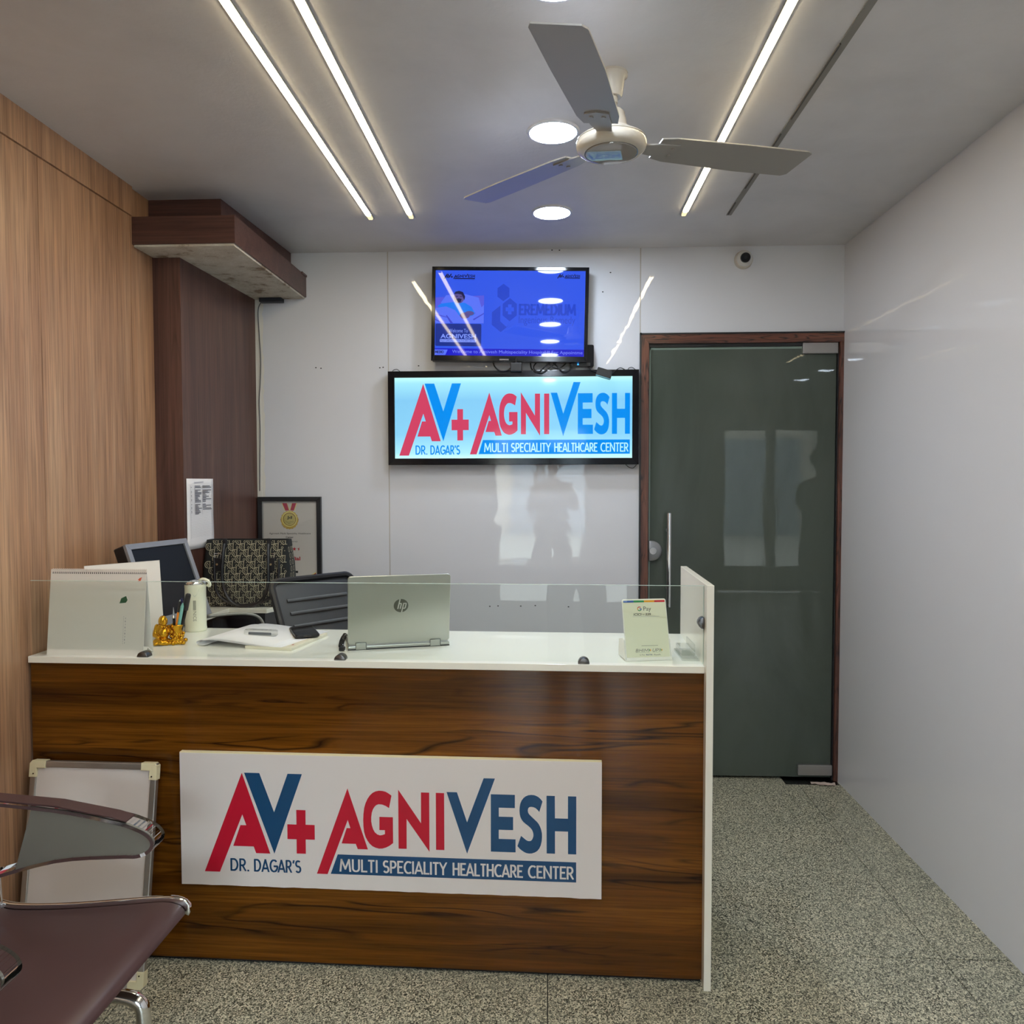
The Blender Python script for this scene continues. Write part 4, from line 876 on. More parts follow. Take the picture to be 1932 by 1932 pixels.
def phone():
    t = thing('mobile_phone', 'black mobile phone lying at the edge of the register', 'phone', (-0.812, 2.512, ZT+0.0135), (0, 0, math.radians(26)))
    q = B(); prism(q, rrect(-0.039, 0.039, -0.079, 0.079, 0.009), 'z', 0.0, 0.0095, bev=0.0025); build('case', q, M_black, t, True)
    q = B(); prism(q, rrect(-0.036, 0.036, -0.076, 0.076, 0.007), 'z', 0.0095, 0.0101); build('screen', q, mat('phone glass', rgb(26, 28, 32), 0.03), t)
    q = B()
    for i in range(5): box(q, -0.012+i*0.005, -0.009+i*0.005, -0.0796, -0.0788, 0.003, 0.006)
    build('speaker_slot', q, M_dsteel, t)
phone()
def laptop():
    t = thing('laptop', 'silver laptop with its lid back toward the viewer on the counter', 'laptop', (-0.4625, 2.3615, ZT), (0, 0, math.radians(16.5)))
    ms = mat('silver aluminium lid', rgb(186, 188, 180), 0.30, 0.75)
    w = 0.157
    q = B(); prism(q, rrect(-w, w, 0.004, 0.222, 0.010), 'y', 0.0, 0.0065, bev=0.0015)
    bz = math.radians(9.5)
    ld = build('lid', q, ms, t, rot=(bz, 0, 0), loc=(0, 0, 0.012))
    q = B(); box(q, -w+0.006, w-0.006, 0.0066, 0.0072, 0.012, 0.214); build('display', q, M_blackg, ld)
    q = B(); box(q, -w, w, -0.004, 0.20, 0.001, 0.0125, 0.003); build('base', q, ms, t)
    q = B(); box(q, -w+0.0, w-0.0, -0.0042, -0.002, 0.0, 0.0035); build('rubber_strip', q, M_black, t)
    for x in (-0.118, 0.112):
        q = B(); box(q, x-0.0165, x+0.0165, -0.0055, 0.006, 0.001, 0.022, 0.002); h = build('hinge', q, ms, t)
        q = B(); e = 0.0162
        box(q, x-e-0.0006, x-e+0.0004, -0.0059, -0.004, 0.001, 0.0222); box(q, x+e-0.0004, x+e+0.0006, -0.0059, -0.004, 0.001, 0.0222); box(q, x-e, x+e, -0.0059, -0.004, 0.0216, 0.0224); build('hinge_gap', q, M_black, h)
    # round emblem with the two slanted letters cut out in the lid colour
    lg = mat('dark emblem', rgb(104, 106, 98), 0.3, 0.7)
    cx, cz, r = 0.004, 0.125, 0.0225
    q = B(); disc(q, cx, cz, r, lambda u, v: (u, -0.0004, v), k=40, rz=r*0.95); em = build('emblem', q, lg, ld)
    q = B(); fn = lambda u, v: (cx+u*r+0.22*v*r, -0.0008, cz+v*r)
    hh = mat('pale emblem letters', rgb(206, 208, 200), 0.3, 0.5)
    # h
    poly(q, [(-0.42, -0.45), (-0.26, -0.45), (-0.26, 0.93), (-0.42, 0.95)], fn); poly(q, [(-0.26, 0.24), (-0.26, 0.38), (-0.02, 0.38), (0.06, 0.28), (0.06, -0.45), (-0.09, -0.45), (-0.09, 0.20), (-0.13, 0.24)], fn)
    # p
    poly(q, [(0.22, -0.95), (0.37, -0.94), (0.37, 0.38), (0.22, 0.38)], fn); poly(q, [(0.37, 0.38), (0.62, 0.38), (0.72, 0.28), (0.72, -0.35), (0.62, -0.45), (0.37, -0.45), (0.37, -0.32), (0.54, -0.32), (0.57, -0.29), (0.57, 0.22), (0.54, 0.25), (0.37, 0.25)], fn)
    build('emblem_letters', q, hh, em)
laptop()
def cord():
    pts = []
    a = Vector((-0.636, 2.322, ZT+0.010)); b = Vector((-0.668, 2.50, ZT+0.012))
    n = 130
    for i in range(n):
        f = i/(n-1); c = a.lerp(b, f)+Vector((-0.004*math.sin(f*3.0), 0, 0)); th = f*9*2*PI
        pts.append(c+Vector((0.0065*math.cos(th), 0, 0.0065*math.sin(th))))
    q = B(); tube(q, pts, 0.0022, 6); o = build('coiled_cord', q, M_blackg, None, True); tag(o, 'black coiled telephone cord beside the laptop lid', 'cord')
    q = B(); box(q, -0.638, -0.622, 2.302, 2.322, ZT+0.001, ZT+0.012, 0.002); build('cord_plug', q, M_black, o)
cord()
def gpay():
    ang = math.radians(9.5)
    t = thing('payment_stand', 'white payment card stand with four-colour stripe near the counter end', 'payment stand', (0.2915, 2.2165, ZT), (0, 0, ang))
    ms = mat('white acrylic stand', rgb(236, 234, 226), 0.12); mc = mat('pale yellow card', rgb(226, 226, 200), 0.3)
    w, h = 0.0655, 0.178
    lean = math.radians(18)
    q = B(); prism(q, rrect(-w-0.001, w+0.001, 0.002, h, 0.006, corners=(1, 1, 0, 0)), 'y', 0.0, 0.003); bp = build('back_plate', q, ms, t, rot=(-lean, 0, 0), loc=(0, 0, 0.002))
    q = B(); prism(q, rrect(-w+0.0015, w-0.0015, 0.008, h-0.003, 0.003), 'y', -0.0012, 0.0); cd = build('card', q, mc, bp)
    # base tray and side wings
    q = B(); prism(q, [(-w-0.004, -0.004), (w+0.004, -0.004), (w+0.004, 0.004), (w-0.004, 0.075), (-w+0.004, 0.075), (-w-0.004, 0.004)], 'z', 0.0, 0.004, bev=0.001); build('base', q, ms, t)
    for s in (-1, 1):
        q = B(); prism(q, [(0.0, 0.004), (0.075, 0.004), (0.072, 0.052), (0.024, 0.064), (0.018, 0.058)], 'x', s*(w+0.003)-0.0015, s*(w+0.003)+0.0015, bev=0.0006); build('side_wing', q, ms, t)
    q = B(); box(q, -w-0.002, w+0.002, -0.005, -0.002, 0.002, 0.011, 0.001); build('front_lip', q, ms, t)
    fn = lambda u, v: (-w+u*2*w, -0.0016, 0.008+v*(h-0.011))
    cols = [rgb(52, 92, 168), rgb(40, 138, 78), rgb(232, 160, 40), rgb(196, 32, 48)]
    for i, c in enumerate(cols):
        q = B(); bar(q, 0.022+i*0.239, 0.022+(i+1)*0.239, 0.955, 0.990, fn); build('colour_stripe', q, mat('stripe', c, 0.4), cd)
    # G ring in four colours, Pay
    fz = lambda u, v: (-w+0.094*2*w*5+u, -0.0016, 0.145+v)
    G = [(-w*0.24, 0.146)]
    gx, gz, r0, r1 = -0.0155, 0.1485, 0.0042, 0.0066
    f3 = lambda u, v: (u, -0.0016, v)
    for (a0, a1, c) in ((42, 150, cols[3]), (150, 210, cols[2]), (210, 315, cols[1]), (315, 362, cols[0])):
        q = B(); ring(q, gx, gz, r0, r1, f3, k=10, a0=a0, a1=a1)
        if a1 == 362: bar(q, gx, gx+0.0066, gz-0.0012, gz+0.0012, f3)
        build('logo_arc', q, mat('logo colour', c, 0.4), cd)
    dkp = mat('dark grey print', rgb(86, 88, 84), 0.5)
    q = B(); text(q, 'Pay', -0.0035, 0.1385, 0.023, 0.0165, f3, 0.0); build('pay_text', q, dkp, cd)
    q = B(); text(q, 'ICICI \u2013 339', -0.0345, 0.1285, 0.052, 0.0072, f3, 0.01, shear=0.12); build('handwriting', q, M_ink, cd)
    q = B(); bar(q, -0.038, 0.043, 0.1255, 0.1261, f3); build('rule', q, M_grey, cd)
    q = B(); [bar(q, -0.018+i*0.0041, -0.0148+i*0.0041, 0.0404, 0.0416, f3) for i in range(12)]; build('small_text', q, dkp, cd)
    q = B(); fs = lambda u, v: f3(u+0.25*(v-0.0235), v); strokes(q, 'BHIM', -0.0375, 0.0235, 0.038, 0.0088, fs); strokes(q, 'UPI', 0.0125, 0.0235, 0.022, 0.0088, fs); bar(q, -0.037, 0.004, 0.0215, 0.0219, f3); bar(q, 0.013, 0.041, 0.0215, 0.0219, f3); build('pay_names', q, dkp, cd)
    for s in (0.0065, 0.0405):
        q = B(); poly(q, [(s, 0.0235), (s+0.003, 0.028), (s, 0.0325)], f3); build('arrow_mark', q, mat('arrow orange', cols[2], 0.4), cd)
        q = B(); poly(q, [(s-0.0032, 0.0235), (s-0.0002, 0.028), (s-0.0032, 0.0325)], f3); build('arrow_mark', q, mat('arrow green', cols[1], 0.4), cd)
    q = B(); text(q, 'G Pay', -0.026, 0.0125, 0.0155, 0.0042, f3); text(q, 'PhonePe', 0.0165, 0.0125, 0.020, 0.0042, f3); build('partner_text', q, dkp, cd)
    q = B(); strokes(q, 'PAYTM', -0.0065, 0.0128, 0.018, 0.0040, f3, 0.2); build('partner_text', q, mat('navy print', rgb(44, 66, 120), 0.5), cd)
gpay()
def acryl():
    a = cw(-0.030, 0.125)
    t = thing('acrylic_holder', 'clear acrylic holder lying against the white end panel', 'holder', (a[0], a[1], ZT), (0, 0, CA+math.radians(2)))
    q = B(); prism(q, rrect(-0.026, 0.026, -0.075, 0.075, 0.008), 'z', 0.0005, 0.006, bev=0.001); build('base', q, M_acrylic, t)
    q = B(); box(q, -0.020, 0.020, -0.035, 0.070, 0.0065, 0.024, 0.003); build('block', q, M_acrylic, t)
    q = B(); box(q, 0.010, 0.014, -0.06, 0.06, 0.0245, 0.046, 0.001); build('fin', q, M_acrylic, t)
acryl()

# ------------------------------------------------------------------ monitor, bag, certificate, chair behind the counter
def frame_matrix(o, x, up_hint):
    x = Vector(x).normalized(); z = Vector(up_hint); z = (z-x*z.dot(x)).normalized(); y = z.cross(x)
    m = Matrix((x, y, z)).transposed().to_4x4(); m.translation = Vector(o); return m
def monitor():
    # origin: foot of the face (bottom middle); local x to the far end, -y out of the screen
    m = frame_matrix((-1.325, 2.700, ZT+0.034), (0.21, 0.977, 0.0), (-0.37, 0.08, 1.0))
    t = thing('computer_monitor', 'silver-framed flat monitor tilted back on the desk by the wood wall', 'monitor'); t.matrix_world = m
    ms = mat('silver plastic', rgb(150, 152, 158), 0.35, 0.3)
    w, h = 0.158, 0.285
    q = B(); prism(q, rrect(-w, w, -0.02, h, 0.006), 'y', 0.0, 0.045, bev=0.004); build('case', q, M_black, t)
    q = B(); b = 0.020
    for pts in ([(-w, h), (w, h), (w-b, h-b), (-w+b, h-b)], [(-w, -0.02), (-w+b, 0.012), (w-b, 0.012), (w, -0.02)], [(-w, -0.02), (-w, h), (-w+b, h-b), (-w+b, 0.012)], [(w, -0.02), (w-b, 0.012), (w-b, h-b), (w, h)]):
        prism(q, pts, 'y', -0.010, 0.002, bev=0.001)
    build('bezel', q, ms, t)
    q = B(); box(q, -w+b-0.002, w-b+0.002, -0.003, 0.0, 0.010, h-b+0.002); build('screen', q, mat('dark display', rgb(14, 17, 24), 0.38, spec=0.3), t)
    q = B(); box(q, -0.035, 0.035, 0.046, 0.066, -0.02, 0.14, 0.004); build('neck', q, M_black, t)
    fo = thing('stand_foot', None, None); 
    bpy.data.objects.remove(fo)
    q = B(); lathe(q, [(0.09, 0.0), (0.09, 0.008), (0.03, 0.014)], 32); f = build('stand_foot', q, M_black, t, True)
    f.matrix_parent_inverse = m.inverted(); f.matrix_basis = Matrix.Translation((-1.388, 2.715, ZT))
monitor()
def mcable():
    q = B(); tube(q, smoothpath([(-1.345, 2.80, ZT+0.004), (-1.24, 2.90, ZT+0.006), (-1.16, 2.94, ZT-0.0), (-1.125, 2.96, ZT-0.03), (-1.115, 2.965, ZT-0.10), (-1.115, 2.965, ZT-0.30)]), 0.0055, 8)
    o = build('flex_cable', q, mat('grey flex', rgb(150, 148, 140), 0.5), None, True); tag(o, 'grey monitor cable hanging over the inner desk edge', 'cable')
mcable()
def bag():
    t = thing('handbag', 'black tote bag with cream D-shaped monogram pattern on the corner desk', 'bag', (-1.255, 3.175, ZT), (0, 0, math.radians(1.5)))
    cl = mat('black woven canvas', rgb(20, 22, 22), 0.8); cream = mat('cream woven thread', rgb(168, 162, 138), 0.8); le = mat('black leather', rgb(20, 20, 24), 0.38)
    wb, wt, h = 0.165, 0.176, 0.277
    # body: rounded box, wider at mid height, open lip at the top
    q = B()
    rows = [(0.0, wb-0.012, 0.058), (0.012, wb-0.002, 0.064), (0.06, wb+0.012, 0.066), (0.12, wb+0.017, 0.062), (0.18, wt+0.004, 0.056), (0.235, wt-0.002, 0.046), (0.248, wt-0.004, 0.044)]
    rings = []
    def R_(w_, d_, z): return [q.verts.new((x, y, z)) for x, y in rrect(-w_, w_, -d_, d_, 0.022, 4)]
    for z, w_, d_ in rows: rings.append(R_(w_, d_, z))
    for a, b in zip(rings, rings[1:]):
        for i in range(len(a)): q.faces.new((a[i], a[(i+1) % len(a)], b[(i+1) % len(a)], b[i]))
    q.faces.new(rings[0]); q.faces.new(rings[-1])
    bd = build('body', q, cl, t, True)
    q = B()
    for (z0, z1, e) in ((0.248, 0.277, 0.0),):
        ra = R_(wt-0.002, 0.045, z0); rb = R_(wt-0.004, 0.040, z1); rc = R_(wt-0.010, 0.034, z1); rd = R_(wt-0.010, 0.036, z0)
        for a, b in ((ra, rb), (rb, rc), (rc, rd)):
            for i in range(len(a)): q.faces.new((a[i], a[(i+1) % len(a)], b[(i+1) % len(a)], b[i]))
    build('zip_lip', q, cl, t, True)
    # woven monogram on the front and right side (flat print)
    def depth(z):
        for (z0, w0, d0), (z1, w1, d1) in zip(rows, rows[1:]):
            if z0 <= z <= z1: f = (z-z0)/(z1-z0); return w0+(w1-w0)*f, d0+(d1-d0)*f
        return wt-0.004, 0.045-(z-0.248)*0.17
    def fF(u, v):
        v = min(max(v, 0.004), h-0.001); w_, d_ = depth(v); return (u, -d_-0.0007, v)
    def glyphD(q, cx, cz, s):
        # double-line D opening left with a long foot
        ring(q, cx, cz, s*0.82, s*1.0, fF, k=9, a0=90, a1=272)
        ring(q, cx, cz, s*0.40, s*0.54, fF, k=6, a0=90, a1=270)
        bar(q, cx-s*0.15, cx+s*0.62, cz+s*0.82, cz+s*0.98, fF); bar(q, cx+s*0.36, cx+s*0.54, cz-s*1.0, cz+s*0.9, fF); bar(q, cx-s*0.1, cx+s*0.95, cz-s*1.0, cz-s*0.84, fF)
        disc(q, cx+s*0.02, cz+s*0.05, s*0.12, fF, k=6)
    q = B(); cell = 0.047
    for r in range(-1, 13):
        for c in range(-6, 7):
            cx = c*cell-0.0165*(r % 3)+0.004; cz = 0.004+r*0.0245
            w_, _ = depth(min(max(cz, 0.0), h))
            if abs(cx) > w_-0.012 or cz < -0.002 or cz > h-0.002: continue
            glyphD(q, cx, cz, 0.0150)
            ox, oz = cx+cell*0.52, cz-0.003
            if abs(ox) < w_-0.010 and 0.008 < oz < h-0.006: ring(q, ox, oz, 0.0032, 0.0050, fF, k=8)
            for (dx, dz) in ((0.0185, 0.0085), (0.0285, 0.0085), (0.0245, -0.0125)):
                if abs(cx+dx) < w_-0.008 and 0.004 < cz+dz < h-0.004: disc(q, cx+dx, cz+dz, 0.0017, fF, k=5)
    build('monogram_pattern', q, cream, bd, kind='stuff')
    # side panel pattern
    q = B()
    for r in range(9):
        z = 0.02+r*0.027; w_, d_ = depth(z)
        for c in (-0.024, 0.008):
            fS = lambda u, v: (depth(min(max(v, 0.001), 0.247))[0]+0.0008, u, v)
            ring(q, c+0.008*(r % 2), z, 0.009, 0.0115, fS, k=8, a0=90, a1=270); bar(q, c+0.004+0.008*(r % 2), c+0.007+0.008*(r % 2), z-0.0115, z+0.0115, fS)
    build('monogram_pattern', q, cream, bd, kind='stuff')
    # handles: front strap drops down in a U over the front, tabs with studs
    for (y, hang, xo) in ((-1, True, 0.0), (1, False, 0.012)):
        xs = (-0.086+xo, 0.118-0.02+xo)
        if hang:
            path = [(xs[0], -0.050, 0.262), (xs[0]-0.003, -0.064, 0.20), (xs[0]-0.004, -0.071, 0.12), (xs[0]+0.012, -0.074, 0.055), (xs[0]+0.045, -0.074, 0.016), (xs[0]+0.090, -0.074, 0.002), (xs[1]-0.045, -0.074, 0.014), (xs[1]-0.010, -0.074, 0.052), (xs[1]+0.004, -0.071, 0.12), (xs[1]+0.002, -0.064, 0.20), (xs[1], -0.050, 0.262)]
        else:
            path = [(xs[0]-0.05, -0.062, 0.205), (xs[0]-0.046, -0.072, 0.11), (xs[0]-0.03, -0.073, 0.05), (xs[0]+0.02, -0.0725, 0.018), (xs[0]+0.08, -0.0725, 0.010), (xs[1]-0.02, -0.0725, 0.03), (xs[1]+0.028, -0.073, 0.09), (xs[1]+0.034, -0.063, 0.200)]
        q = B(); tube(q, smoothpath(path, 5), 0.0075 if hang else 0.006, 8); build('handle', q, le, t, True)
    for x in (-0.112, 0.112):
        q = B(); prism(q, rrect(x-0.0135, x+0.0135, 0.150, 0.205, 0.004), 'y', -0.068, -0.060, bev=0.001); tb = build('strap_tab', q, le, t)
        q = B(); cyl(q, (x, -0.070, 0.178), (x, -0.067, 0.178), 0.0048, seg=12); build('stud', q, mat('pale gold stud', (0.8, 0.72, 0.5, 1), 0.25, 1.0), tb, True)
        q = B(); tube(q, [(x-0.013, -0.062, 0.204), (x+0.013, -0.062, 0.204), (x+0.013, -0.060, 0.222), (x-0.013, -0.060, 0.222)], 0.0016, 6, closed=True); build('ring', q, M_chrome, tb)
    for x in (-0.086, 0.098):
        q = B(); box(q, x-0.0085, x+0.0085, -0.0525, -0.040, 0.246, 0.284, 0.002); build('lip_loop', q, le, t)
bag()
def certificate():
    x0, x1, z0, z1 = -1.408, -1.0975, ZT+0.001, 1.3612
    t = thing('framed_certificate', 'black-framed award certificate with gold medal leaning on the back wall', 'certificate', (x0, D-0.022, z0), (0, 0, 0))
    w, h = x1-x0, z1-z0; b = 0.021
    q = B()
    for pts in ([(0, h), (w, h), (w-b, h-b), (b, h-b)], [(0, 0), (b, b), (w-b, b), (w, 0)], [(0, 0), (0, h), (b, h-b), (b, b)], [(w, 0), (w-b, b), (w-b, h-b), (w, h)]):
        prism(q, pts, 'y', -0.004, 0.018, bev=0.0015)
    build('frame', q, M_black, t)
    bo = mat('silver mat board', rgb(168, 160, 162), 0.5); pp = mat('pinkish certificate paper', rgb(205, 194, 194), 0.6)
    q = B(); box(q, b-0.002, w-b+0.002, 0.004, 0.008, b-0.002, h-b+0.002); build('mount', q, bo, t)
    q = B(); box(q, b+0.007, w-b-0.001, 0.003, 0.0042, b+0.004, h-b-0.010); p = build('sheet', q, pp, t)
    # pixel scale from a design grid: 1 unit = w/1220
    k = w/1220
    def F(n): return lambda u, v: ((u-85)*k, 0.003-0.0003*n, h-(v-175)*k)
    rib = mat('ribbon crimson', rgb(168, 40, 74), 0.5); gol = mat('medal gold print', rgb(196, 160, 84), 0.4); gol2 = mat('medal pale gold print', rgb(222, 204, 130), 0.4); gol3 = mat('medal brown print', rgb(140, 100, 50), 0.4)
    q = B()
    for pts in ([(548, 296), (655, 296), (700, 430), (605, 440)], [(745, 296), (845, 296), (795, 440), (700, 425)]): poly(q, pts, F(1))
    build('ribbon_edge', q, gol2, p)
    q = B()
    for pts in ([(562, 296), (648, 296), (690, 432), (618, 440)], [(752, 296), (830, 296), (780, 440), (712, 432)]): poly(q, pts, F(2))
    build('ribbon', q, rib, p)
    q = B(); poly(q, [(518, 605), (560, 600), (600, 740), (545, 680)], F(2)); poly(q, [(876, 605), (835, 600), (800, 740), (850, 680)], F(2)); build('medal_wing', q, gol3, p)
    q = B()
    poly(q, [(697+(168+(8 if i % 2 else -6))*math.cos(i*PI/18), 615+(176+(8 if i % 2 else -6))*math.sin(i*PI/18)) for i in range(36)], F(3)); build('medal', q, gol, p)
    q = B(); disc(q, 697, 600, 148, F(4), k=32); build('medal_ring', q, gol2, p)
    q = B(); disc(q, 697, 603, 126, F(5), k=32); build('medal_ring', q, gol3, p)
    q = B(); disc(q, 697, 605, 114, F(6), k=32); build('medal_face', q, gol2, p)
    q = B(); text(q, 'Jd', 648, 610, 98, -68, F(7), 0.03); text(q, 'Certified', 625, 662, 145, -22, F(7)); text(q, '2024', 665, 694, 60, -18, F(7))
    text(q, 'Agnivesh Multi Speciality Healthcare', 300, 900, 800, -42, F(1)); text(q, 'Center', 620, 962, 148, -32, F(1), 0.02); text(q, '(Lahore)', 640, 1050, 205, -40, F(1)) if False else text(q, '(Store)', 668, 1050, 172, -36, F(1))
    build('certificate_text', q, M_ink, p)
    cr = mat('crimson print', rgb(176, 34, 48), 0.5)
    q = B()
    def star(cx, cz, r, half=False):
        pts = [(cx+(r if i % 2 == 0 else r*0.42)*math.sin(i*PI/5), cz-(r if i % 2 == 0 else r*0.42)*math.cos(i*PI/5)) for i in range(10)]
        if half: pts = [pts[0]]+[pts[i] for i in (5, 6, 7, 8, 9)]
        poly(q, pts, F(1))
    for i, s in enumerate((493, 589, 685, 782)): star(s, 1172, 42)
    star(878, 1172, 42, True)
    text(q, 'Justdial', 520, 1412, 375, -95, F(1), 0.03)
    poly(q, [(930, 1780), (1198, 1625), (1198, 1960), (700, 1960)], F(1))
    build('red_print', q, cr, p)
    q = B(); bar(q, 560, 850, 1590, 1632, F(1)); build('black_strip', q, M_ink, p)
    q = B(); poly(q, [(905, 1788), (1198, 1608), (1198, 1628), (930, 1782)], F(2)); build('gold_line', q, gol2, p)
    q = B(); box(q, b-0.001, w-b+0.001, 0.0, 0.0012, b-0.001, h-b+0.001); build('cover_glass', q, M_glass, t)
certificate()
def notice():
    # pinned to the column's side face (which is slightly skewed)
    p0 = Vector((-1.4445+0.0025, 2.99, 0)); d = Vector((0.0295, 0.7018, 0)).normalized()
    m = Matrix.Identity(4)
    x = d; z = Vector((0, 0, 1)); y = z.cross(x)
    m = Matrix((x, y, z)).transposed().to_4x4(); m.translation = p0+d*0.015+Vector((0, 0, 1.160))
    t = thing('paper_notice', 'printed table on white paper taped to the dark column', 'notice'); t.matrix_world = m
    w, h = 0.222, 0.287
    q = B(); g = bmesh.new(); bmesh.ops.create_grid(g, x_segments=8, y_segments=12, size=0.5)
    for v in g.verts:
        u, s = v.co.x+0.5, v.co.y+0.5
        v.co = Vector((u*w, -0.0012-0.0012*math.sin(u*7)*math.sin(s*9), s*h))
    merge(q, g); sh = build('sheet', q, M_paper, t, True); md = sh.modifiers.new('t', 'SOLIDIFY'); md.thickness = 0.0004
    fn = lambda u, v: (u*w, -0.0034, h-v*h)
    q = B(); rr = random.Random(5)
    for i in range(40): bar(q, 0.12, 0.95, 0.096+i*0.0188, 0.0972+i*0.0188, fn)
    for u in (0.12, 0.27, 0.55, 0.95): bar(q, u, u+0.004, 0.096, 0.85 if u in (0.12, 0.95) else 0.52, fn)
    build('table_rule', q, M_grey, sh)
    q = B()
    for i in range(22):
        v = 0.100+i*0.0188
        if i in (2, 13): continue
        bar(q, 0.285, 0.285+0.10+0.15*rr.random(), v, v+0.011, fn)
        if i < 19: bar(q, 0.565, 0.565+0.08+0.28*rr.random(), v, v+0.010, fn)
        if i % 3: bar(q, 0.14, 0.165, v, v+0.009, fn)
    build('table_text', q, mat('dark grey text', rgb(108, 108, 118), 0.7), sh)
    q = B(); poly(q, [(0.25, 0.05), (0.60, 0.035), (0.62, 0.05), (0.27, 0.068)], fn); build('tape', q, mat('clear tape', rgb(206, 204, 212), 0.3), sh)
notice()
def wallcable():
    pts = smoothpath([(-1.36, D-0.02, 2.305), (-1.385, D-0.014, 2.29), (-1.398, D-0.008, 2.25), (-1.394, D-0.007, 2.15), (-1.388, D-0.007, 2.02), (-1.393, D-0.007, 1.90), (-1.399, D-0.007, 1.82), (-1.396, D-0.007, 1.70), (-1.400, D-0.007, 1.50), (-1.402, D-0.006, 1.39)])
    o = build('wall_cable', tube(B(), pts, 0.0024, 6), mat('grey wire', rgb(96, 96, 98), 0.6), None, True); tag(o, 'thin grey cable running down the corner beside the column', 'cable')
    o = build('junction_box', box(B(), -0.055, 0.055, -0.04, 0.0, -0.02, 0.0, 0.003), mat('navy junction plastic', rgb(24, 28, 40), 0.5), None, loc=(-1.325, D-0.004, 2.3138)); tag(o, 'small dark junction box tucked under the boxed beam', 'junction box')
wallcable()
def office_chair():
    d = Vector((0.65, 0.76, 0)).normalized()           # along the backrest, to the far side
    n = Vector((0.76, -0.65, 0)).normalized()          # the way the sitter faces
    c = Vector((-0.905, 2.90, 0))
    t = thing('office_chair', 'black ribbed office chair behind the counter left of the laptop', 'chair', (c.x, c.y, 0), (0, 0, math.atan2(d.y, d.x)))
    # local: x along the back, -y the way the sitter faces
    seat_c = -0.30
    M_mesh = mat('black chair mesh', rgb(30, 32, 37), 0.55); M_rib = mat('grey chair rib', rgb(74, 76, 80), 0.5)
    tilt = math.radians(27)
    w, h = 0.180, 0.52
    q = B(); prism(q, rrect(-w, w, 0, h, 0.035), 'y', -0.012, 0.012, bev=0.005); bk = build('backrest', q, M_mesh, t, True, loc=(0, -0.225, 0.600), rot=(-tilt, 0, 0))
    q = B()
    pts = [(a, -0.014, b) for a, b in rrect(-w+0.004, w-0.004, 0.004, h-0.004, 0.033, 6)]; tube(q, pts, 0.012, 8, closed=True); build('back_frame', q, M_black, bk, True)
    for i in range(8):
        z = 0.085+i*0.050
        q = B(); tube(q, [(-w+0.05, -0.013, z), (0, -0.016, z), (w-0.05, -0.013, z)], 0.0065, 8); build('rib', q, M_rib, bk, True)
    q = B(); prism(q, rrect(-0.24, 0.24, seat_c-0.23, seat_c+0.22, 0.06), 'z', 0.44, 0.50, bev=0.015); build('seat', q, M_black, t, True)
    q = B(); tube(q, [(0, seat_c+0.05, 0.43), (0, -0.12, 0.45), (0, -0.185, 0.55), (0, -0.20, 0.70)], 0.02, 8); build('back_bar', q, M_black, t, True)
    q = B(); cyl(q, (0, seat_c, 0.10), (0, seat_c, 0.44), 0.026, seg=16); build('gas_column', q, M_black, t, True)
    for k in range(5):
        a = k*2*PI/5+0.4; e = (0.27*math.cos(a), seat_c+0.27*math.sin(a))
        q = B(); tube(q, [(0, seat_c, 0.11), (e[0], e[1], 0.075)], [0.026, 0.016], 8); lg = build('leg', q, M_black, t, True)
        q = B(); cyl(q, (e[0]-0.012, e[1], 0.028), (e[0]+0.012, e[1], 0.028), 0.028, seg=16); cyl(q, (e[0], e[1], 0.03), (e[0], e[1], 0.075), 0.008, seg=8); build('caster', q, M_blackg, lg, True)
office_chair()

# ------------------------------------------------------------------ whiteboard and waiting bench on the left
def whiteboard():
    w, h = 0.385, 0.618
    a = math.atan2(0.095, 0.60)
    t = thing('whiteboard', 'white board with aluminium frame leaning on the counter front', 'whiteboard', (-1.142-w, 2.078, 0.0), (-a, 0, CA))
    q = B(); box(q, 0.01, w-0.01, 0.002, 0.010, 0.01, h-0.01); build('panel', q, mat('whiteboard surface', rgb(226, 218, 212), 0.25), t)
    for (x0, x1, z0, z1) in ((0, w, h-0.018, h), (0, w, 0, 0.018), (0, 0.018, 0.018, h-0.018), (w-0.018, w, 0.018, h-0.018)):
        q = B(); box(q, x0, x1, -0.003, 0.014, z0, z1, 0.002); build('frame_rail', q, M_alu, t)
    cp = mat('cream plastic corner', rgb(226, 216, 178), 0.4)
    for (cx, cz, sx, sz) in ((0, 0, 1, 1), (w, 0, -1, 1), (0, h, 1, -1), (w, h, -1, -1)):
        pts = [(-0.002, 0.006), (0.006, -0.002), (0.046, -0.002), (0.046, 0.020), (0.020, 0.020), (0.020, 0.046), (-0.002, 0.046)]
        pts = [(cx+sx*x, cz+sz*z) for x, z in pts]
        if sx*sz < 0: pts = pts[::-1]
        q = B(); prism(q, pts, 'y', -0.006, 0.016, bev=0.001); co = build('corner_cap', q, cp, t)
        q = B(); cyl(q, (cx+sx*0.012, -0.0072, cz+sz*0.036), (cx+sx*0.012, -0.0055, cz+sz*0.036), 0.0022, seg=8); build('screw', q, M_dsteel, co)
whiteboard()
